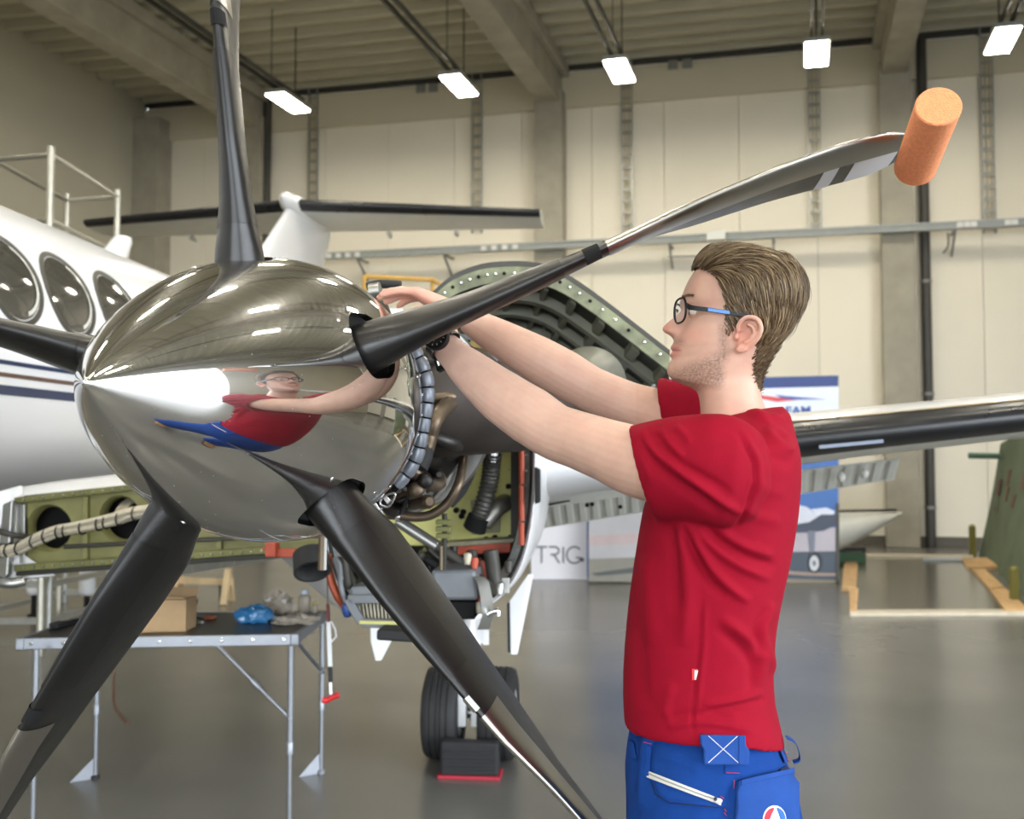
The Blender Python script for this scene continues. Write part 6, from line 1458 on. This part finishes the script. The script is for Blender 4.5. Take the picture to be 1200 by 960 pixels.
# neck rib
q = MB(); rr_ = [nring(.002, .0, 48), nring(.012, -.006, 48), nring(.016, -.014, 48), nring(.006, -.012, 48), nring(-.003, -.004, 48)]
q.loft(rr_, closed=True, loop=True); q.build('collar', m_shirt, man, 60)
def patch(bv, pts, off, th=.0012, name='patch', m=None, par=None, sub=1, label=None):
    """thin cloth or print lying on the surface: outline points seen at these pixels"""
    dense = []
    for a_, b_ in zip(pts, pts[1:] + pts[:1]):
        for k in range(sub): dense.append((a_[0] + (b_[0] - a_[0]) * k / sub, a_[1] + (b_[1] - a_[1]) * k / sub))
    ok = []
    for x, y in dense:
        p, n = hit(bv, x, y)
        if p is not None: ok.append((p, n))
    cx, cy = np.mean([p[0] for p in dense]), np.mean([p[1] for p in dense]); pc, nc = hit(bv, cx, cy)
    n = len(ok); up = [p + nn * off for p, nn in ok] + [pc + nc * off]; lo = [p - nn * .004 for p, nn in ok] + [pc - nc * .004]
    q = MB(); vs_ = up + lo; fs_ = [(i, (i + 1) % n, n) for i in range(n)] + [((i + 1) % n, i, n + 1 + i, n + 1 + (i + 1) % n) for i in range(n)]
    q.add(vs_, fs_); return q.build(name, m, par or man, 40, label=label)
patch(sb, [(811, 784), (817, 784), (815.5, 797), (811, 797)], .002, name='label_tag', m=mat('tag_red', C(206, 40, 44), .5), label='small red and white side label')
patch(sb, [(814, 785.5), (816.6, 785.5), (815.5, 796), (813.2, 796)], .003, name='label_print', m=m_white)
# ---- blue work trousers -----------------------------------------------------------------------
tr_ = MB(); rings = [torso_ring(py, i_) for py, i_ in ((838, .014), (850, .006), (862, .002), (880, -.003), (900, -.006), (930, -.008), (960, -.010))]
rings = [[p + Z3 * .0 for p in r] for r in rings]; last = torso_ring(960, -.008); rings.append([p - Z3 * .06 for p in last]); c_ = np.mean(last, axis=0); rings.append([c_ + (p - c_) * .9 - Z3 * .12 for p in last]); tr_.loft(rings)
for sg, fwd in ((1, .04), (-1, -.08)):
    lp = legpts(sg, fwd); lp[-1] = lp[-1] + Z3 * .0; tr_.tube(crom(lp, 5), list(np.interp(np.linspace(0, 4, 21), [0, 1, 2, 3, 4], [.095, .100, .085, .08, .082])), 24)
tv, tn, tf = remesh(tr_, .0048, 5, .55)
tpx = proj(tv); tvis = -(tn * (tv - CAM)).sum(1) > .02
def tcrease(poly, w, amp):
    pts = np.array(crom([V3(x, y, 0) for x, y in poly], 6))[:, :2]; best = np.full(len(tv), 1e9)
    for a_, b_ in zip(pts[:-1], pts[1:]): ab = b_ - a_; t_ = np.clip(((tpx - a_) @ ab) / (ab @ ab), 0, 1); best = np.minimum(best, np.hypot(*(tpx - a_ - t_[:, None] * ab).T))
    return amp * np.exp(-(best / w) ** 2) * tvis
dsp = tcrease([(764, 872), (760, 900), (768, 930)], 4, -.004) + tcrease([(757, 868), (750, 900), (752, 940)], 6, .005) + tcrease([(762, 912), (785, 935), (850, 944)], 5, .004) + tcrease([(858, 925), (850, 948), (853, 960)], 4, -.006) + tcrease([(742, 865), (748, 890), (744, 920)], 5, -.004) + tcrease([(775, 885), (800, 892), (815, 900)], 6, .003)
tv = tv + tn * (dsp + np.array([mnoise.noise(Vector(v * 11)) for v in tv]) * .002)[:, None]
m_trs = mat('royal_blue_twill', C(20, 62, 134), .85, var=.08, scale=30, bump=.25, bscale=600, spec=.15); m_trs2 = mat('lighter_blue_twill', C(36, 72, 142), .85, var=.08, scale=30, bump=.25, bscale=600, spec=.15)
trs = obj('trousers', tv, tf, m_trs, man, 180, fix=False)
tbv = BVHTree.FromPolygons([tuple(v) for v in tv], tf)
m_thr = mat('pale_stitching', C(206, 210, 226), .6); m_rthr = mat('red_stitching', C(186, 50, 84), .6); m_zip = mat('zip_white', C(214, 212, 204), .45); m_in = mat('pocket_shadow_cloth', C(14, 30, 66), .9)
def stitch(bv, pts, m, nm='stitching', r=.0006, off=.0015, sub=6, par=None):
    ps = []
    for a_, b_ in zip(pts[:-1], pts[1:]):
        for k in range(sub + 1):
            p, n = hit(bv, a_[0] + (b_[0] - a_[0]) * k / sub, a_[1] + (b_[1] - a_[1]) * k / sub)
            if p is not None: ps.append(p + n * off)
    q = MB(); q.tube(ps, r, 5); return q.build(nm, m, par or man, 60)
def solidpatch(bv, quad, off, th, nm, m, nu=8, nvv=6, par=None, label=None, stiff=False):
    g = []
    for i in range(nvv + 1):
        row = []
        for k in range(nu + 1):
            u_, v_ = k / nu, i / nvv; x = (quad[0][0] * (1 - u_) + quad[1][0] * u_) * (1 - v_) + (quad[3][0] * (1 - u_) + quad[2][0] * u_) * v_; y = (quad[0][1] * (1 - u_) + quad[1][1] * u_) * (1 - v_) + (quad[3][1] * (1 - u_) + quad[2][1] * u_) * v_
            p, n = hit(bv, x, y); row.append((p, n) if p is not None else row[-1])
        g.append(row)
    nm_ = unit(np.mean([n for r in g for p, n in r], axis=0))
    g = [[(p, unit(n + nm_ * 1.5)) for p, n in r] for r in g]
    if stiff:                                       # a stiff flat piece resting on the highest points below it
        P0 = np.array([p for r in g for p, n in r]); c0_ = P0.mean(0); hmax = np.percentile((P0 - c0_) @ nm_, 85)
        g = [[(p + nm_ * (hmax - (p - c0_) @ nm_), nm_) for p, n in r] for r in g]
    q = MB(); A_ = [[p + n * (off + th) for p, n in r] for r in g]; B2 = [[p + n * off for p, n in r] for r in g]
    o1 = [p for r in A_ for p in r]; o2 = [p for r in B2 for p in r]; W_ = nu + 1; N_ = len(o1); fs_ = []
    for i in range(nvv):
        for k in range(nu): a_ = i * W_ + k; fs_ += [(a_, a_ + 1, a_ + W_ + 1, a_ + W_), (N_ + a_ + W_, N_ + a_ + W_ + 1, N_ + a_ + 1, N_ + a_)]
    edge = [k for k in range(W_)] + [i * W_ + nu for i in range(1, nvv + 1)] + [nvv * W_ + k for k in range(nu - 1, -1, -1)] + [i * W_ for i in range(nvv - 1, 0, -1)]
    for a_, b_ in zip(edge, edge[1:] + edge[:1]): fs_.append((b_, a_, N_ + a_, N_ + b_))
    q.add(o1 + o2, fs_); return q.build(nm, m, par or man, 40, bev=min(.002, th * .4), label=label)
both = BVHTree.FromPolygons([tuple(v) for v in tv] + [tuple(v) for v in sv_], [tuple(f) for f in tf] + [tuple(i + len(tv) for i in f) for f in sf_])
bp_ = solidpatch(both, [(819, 861), (872, 862), (872, 897), (820, 896)], .001, .007, 'belt_patch', m_trs2, stiff=True, label='blue belt patch with white cross stitching')
bpv = np.array([v.co for v in bp_.data.vertices]) + wloc(bp_); pbv = BVHTree.FromPolygons([tuple(v) for v in bpv], [tuple(p.vertices) for p in bp_.data.polygons])
solidpatch(pbv, [(866, 863), (871, 863), (871, 896), (866, 896)], .0005, .001, 'patch_hem', m_trs2, 2, 5, bp_)
stitch(pbv, [(830, 862.5), (865, 894)], m_thr, off=.0006, par=bp_); stitch(pbv, [(864, 863), (830, 894)], m_thr, off=.0006, par=bp_)
solidpatch(tbv, [(849, 897), (867, 898), (867, 908), (849, 907)], .0005, .0015, 'belt_loop', m_trs, 3, 3)
stitch(tbv, [(850, 905.5), (866, 906.5)], m_rthr, off=.003); stitch(tbv, [(860, 914), (860, 924)], m_rthr, off=.0015)
for y_ in (931, 936): stitch(tbv, [(849, y_ + 16), (852, y_ + 20)], m_rthr)
# belt loops with red bar tacks at the back, one standing off
solidpatch(tbv, [(906, 868), (918, 863), (926, 893), (917, 895)], .004, .002, 'belt_loop', m_trs2, 3, 6)
for y_ in ((915, 884), (917, 892)): stitch(tbv, [(y_[0], y_[1]), (y_[0] + 8, y_[1] - 2)], m_rthr, off=.0075)
pA = [S(x, y) + lf * .06 for x, y in ((915, 852), (925, 858), (930, 872), (929, 878), (923, 880))]
q = MB(); rings = [[p + lf * .008, p - lf * .008, p - lf * .008 + Z3 * .002, p + lf * .008 + Z3 * .002] for p in crom(pA, 5)]; q.loft(rings); q.build('belt_loop', m_trs2, man)
# front loop and slanted pocket with white zip
solidpatch(tbv, [(758, 873), (765, 875), (762, 910), (757, 909)], .001, .003, 'pocket_edge', m_trs, 2, 6)
solidpatch(tbv, [(738, 868), (744, 870), (748, 890), (742, 890)], .001, .004, 'belt_loop', m_trs, 2, 4)
stitch(tbv, [(755, 870), (764, 872)], m_rthr, off=.002)
solidpatch(tbv, [(760, 903.5), (846, 937), (845, 944), (758, 911)], .0008, .0022, 'pocket_zip', m_zip, 14, 2)
stitch(tbv, [(761, 907), (844, 940)], mat('zip_teeth', C(150, 150, 146), .4), 'zip_teeth', .0011, .0032, 20)
p, n = hit(tbv, 841, 940); q = MB(); q.ball(p + n * .005, (.007, .004, .004), nu=12, nv=8); q.build('zip_slider', m_zip, man, 60)
p, n = hit(tbv, 838, 939); q = MB(); q.ball(p + n * .008, (.003, .003, .003), nu=10, nv=6); q.build('zip_pull', m_navy, man, 60)
stitch(tbv, [(844, 933), (848, 936)], m_rthr)
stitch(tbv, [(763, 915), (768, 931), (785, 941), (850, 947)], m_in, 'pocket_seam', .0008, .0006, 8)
# cargo pocket at the back with the round badge
cpk = solidpatch(tbv, [(862, 915), (930, 900), (930, 972), (858, 972)], .002, .010, 'cargo_pocket', m_trs2, 10, 8)
solidpatch(tbv, [(863, 915), (929, 900), (929, 906), (863, 921)], .0118, .0018, 'pocket_hem', m_trs2, 10, 2, cpk)
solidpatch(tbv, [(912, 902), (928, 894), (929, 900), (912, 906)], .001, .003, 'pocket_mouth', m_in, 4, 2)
def ell(cx, cy, rx, ry, a0=0, a1=360, n=24): return [(cx + rx * math.cos(math.radians(t)), min(cy - ry * math.sin(math.radians(t)), 975)) for t in np.linspace(a0, a1, n, endpoint=(a1 - a0 != 360))]
cpv = np.array([v.co for v in cpk.data.vertices]) + wloc(cpk); cbv = BVHTree.FromPolygons([tuple(v) for v in cpv] + [tuple(v) for v in tv], [tuple(p.vertices) for p in cpk.data.polygons] + [tuple(i + len(cpv) for i in f) for f in tf])
patch(cbv, ell(907, 961, 13.5, 17), .0015, name='badge_rim', m=m_white, par=cpk)
patch(cbv, ell(906.3, 961, 11.3, 14.5, 93, 267, 16), .0026, name='badge_red', m=mat('badge_red_cloth', C(206, 26, 52), .6), par=cpk)
patch(cbv, ell(908.6, 961, 10.5, 14.5, -87, 87, 16), .0026, name='badge_blue', m=mat('badge_blue_cloth', C(24, 92, 178), .6), par=cpk)
# shoes
m_shoe = mat('tan_work_shoe', C(150, 112, 70), .6, var=.1, scale=20); m_sole = mat('dark_sole', C(40, 36, 32), .8)
for sg, fwd in ((1, .04), (-1, -.08)):
    a_ = legpts(sg, fwd)[-1]; a_ = V3(a_[0], a_[1], 0); rings = []
    for t_, w_, h_ in ((-.085, .02, .05), (-.075, .034, .085), (-.03, .038, .11), (.03, .04, .10), (.09, .046, .07), (.15, .047, .055), (.19, .036, .045), (.205, .015, .035)):
        rings.append([a_ + fw_ * t_ + lf * w_ * math.cos(k * math.pi / 10) + Z3 * (.022 + (h_ - .022) * .5 * (1 + math.sin(k * math.pi / 10))) for k in range(20)])
    q = MB(); q.loft(rings); so = q.build('shoe', m_shoe, man, 60)
    q = MB(); poly = [a_ + fw_ * t_ + lf * w_ for t_, w_ in ((-.088, .018), (-.08, .036), (0, .04), (.09, .048), (.15, .049), (.195, .036), (.208, .012), (.208, -.012), (.195, -.036), (.15, -.049), (.09, -.048), (0, -.04), (-.08, -.036), (-.088, -.018))]; q.prism(poly, (0, 0, .026)); q.build('sole', m_sole, so, bev=.004)
# watch on the left wrist
m_wb = mat('black_watch_case', C(24, 24, 26), .3, .3); m_dial = mat('watch_dial', C(52, 50, 46), .25); m_gold = mat('gold_hand', C(206, 176, 110), .3, .8)
wt = thing('watch', None, None, P(516, 399, 1.74)); wt.parent = man; wt.location = Vector(wloc(wt) - wloc(man))
wa = unit(P(521, 405, 1.758) - P(551, 434, 1.735)); wc = P(519, 403, 1.757) ; vd = unit(CAM - wc); nd = unit(vd * .75 + V3(-.45, 0, .45)); nd = unit(nd - wa * (nd @ wa) * .7); sx_ = unit(np.cross(nd, wa)); wy = np.cross(sx_, nd)
q = MB(); ring_ = [wc + .0310 * (math.cos(t) * unit(nd - wa * (nd @ wa)) + math.sin(t) * unit(np.cross(wa, nd))) for t in np.linspace(0, 2 * math.pi, 40)[:-1]]
rings = [[p + wa * .010, p - wa * .010, p - wa * .010 + unit(p - wc) * .0032, p + wa * .010 + unit(p - wc) * .0032] for p in ring_]; q.loft(rings, loop=True); q.build('strap', m_wb, wt, 50)
dc = wc + nd * .031
q = MB(); q.lathe(dc, nd, [(-.006, .024), (.006, .0252), (.0088, .024), (.0088, .0205), (.006, .0202)], 36); q.build('case', m_wb, wt, 40)
q = MB(); q.lathe(dc + nd * .0062, nd, [(0, .0205), (.0006, .0205)], 32); q.build('dial', m_dial, wt)
for an, ln in ((80, .013), (200, .017), (330, .010)):
    q = MB(); dv = math.cos(math.radians(an)) * sx_ + math.sin(math.radians(an)) * wy; q.bar(dc + nd * .0075, dc + nd * .0075 + dv * ln, .0012, .0006, up=nd); q.build('hand', m_gold, wt)
for k in range(12):
    dv = math.cos(k * math.pi / 6) * sx_ + math.sin(k * math.pi / 6) * wy; q = MB(); q.bar(dc + nd * .0074 + dv * .0155, dc + nd * .0074 + dv * .019, .0011, .0005, up=nd); q.build('hour_mark', m_pgrey, wt)
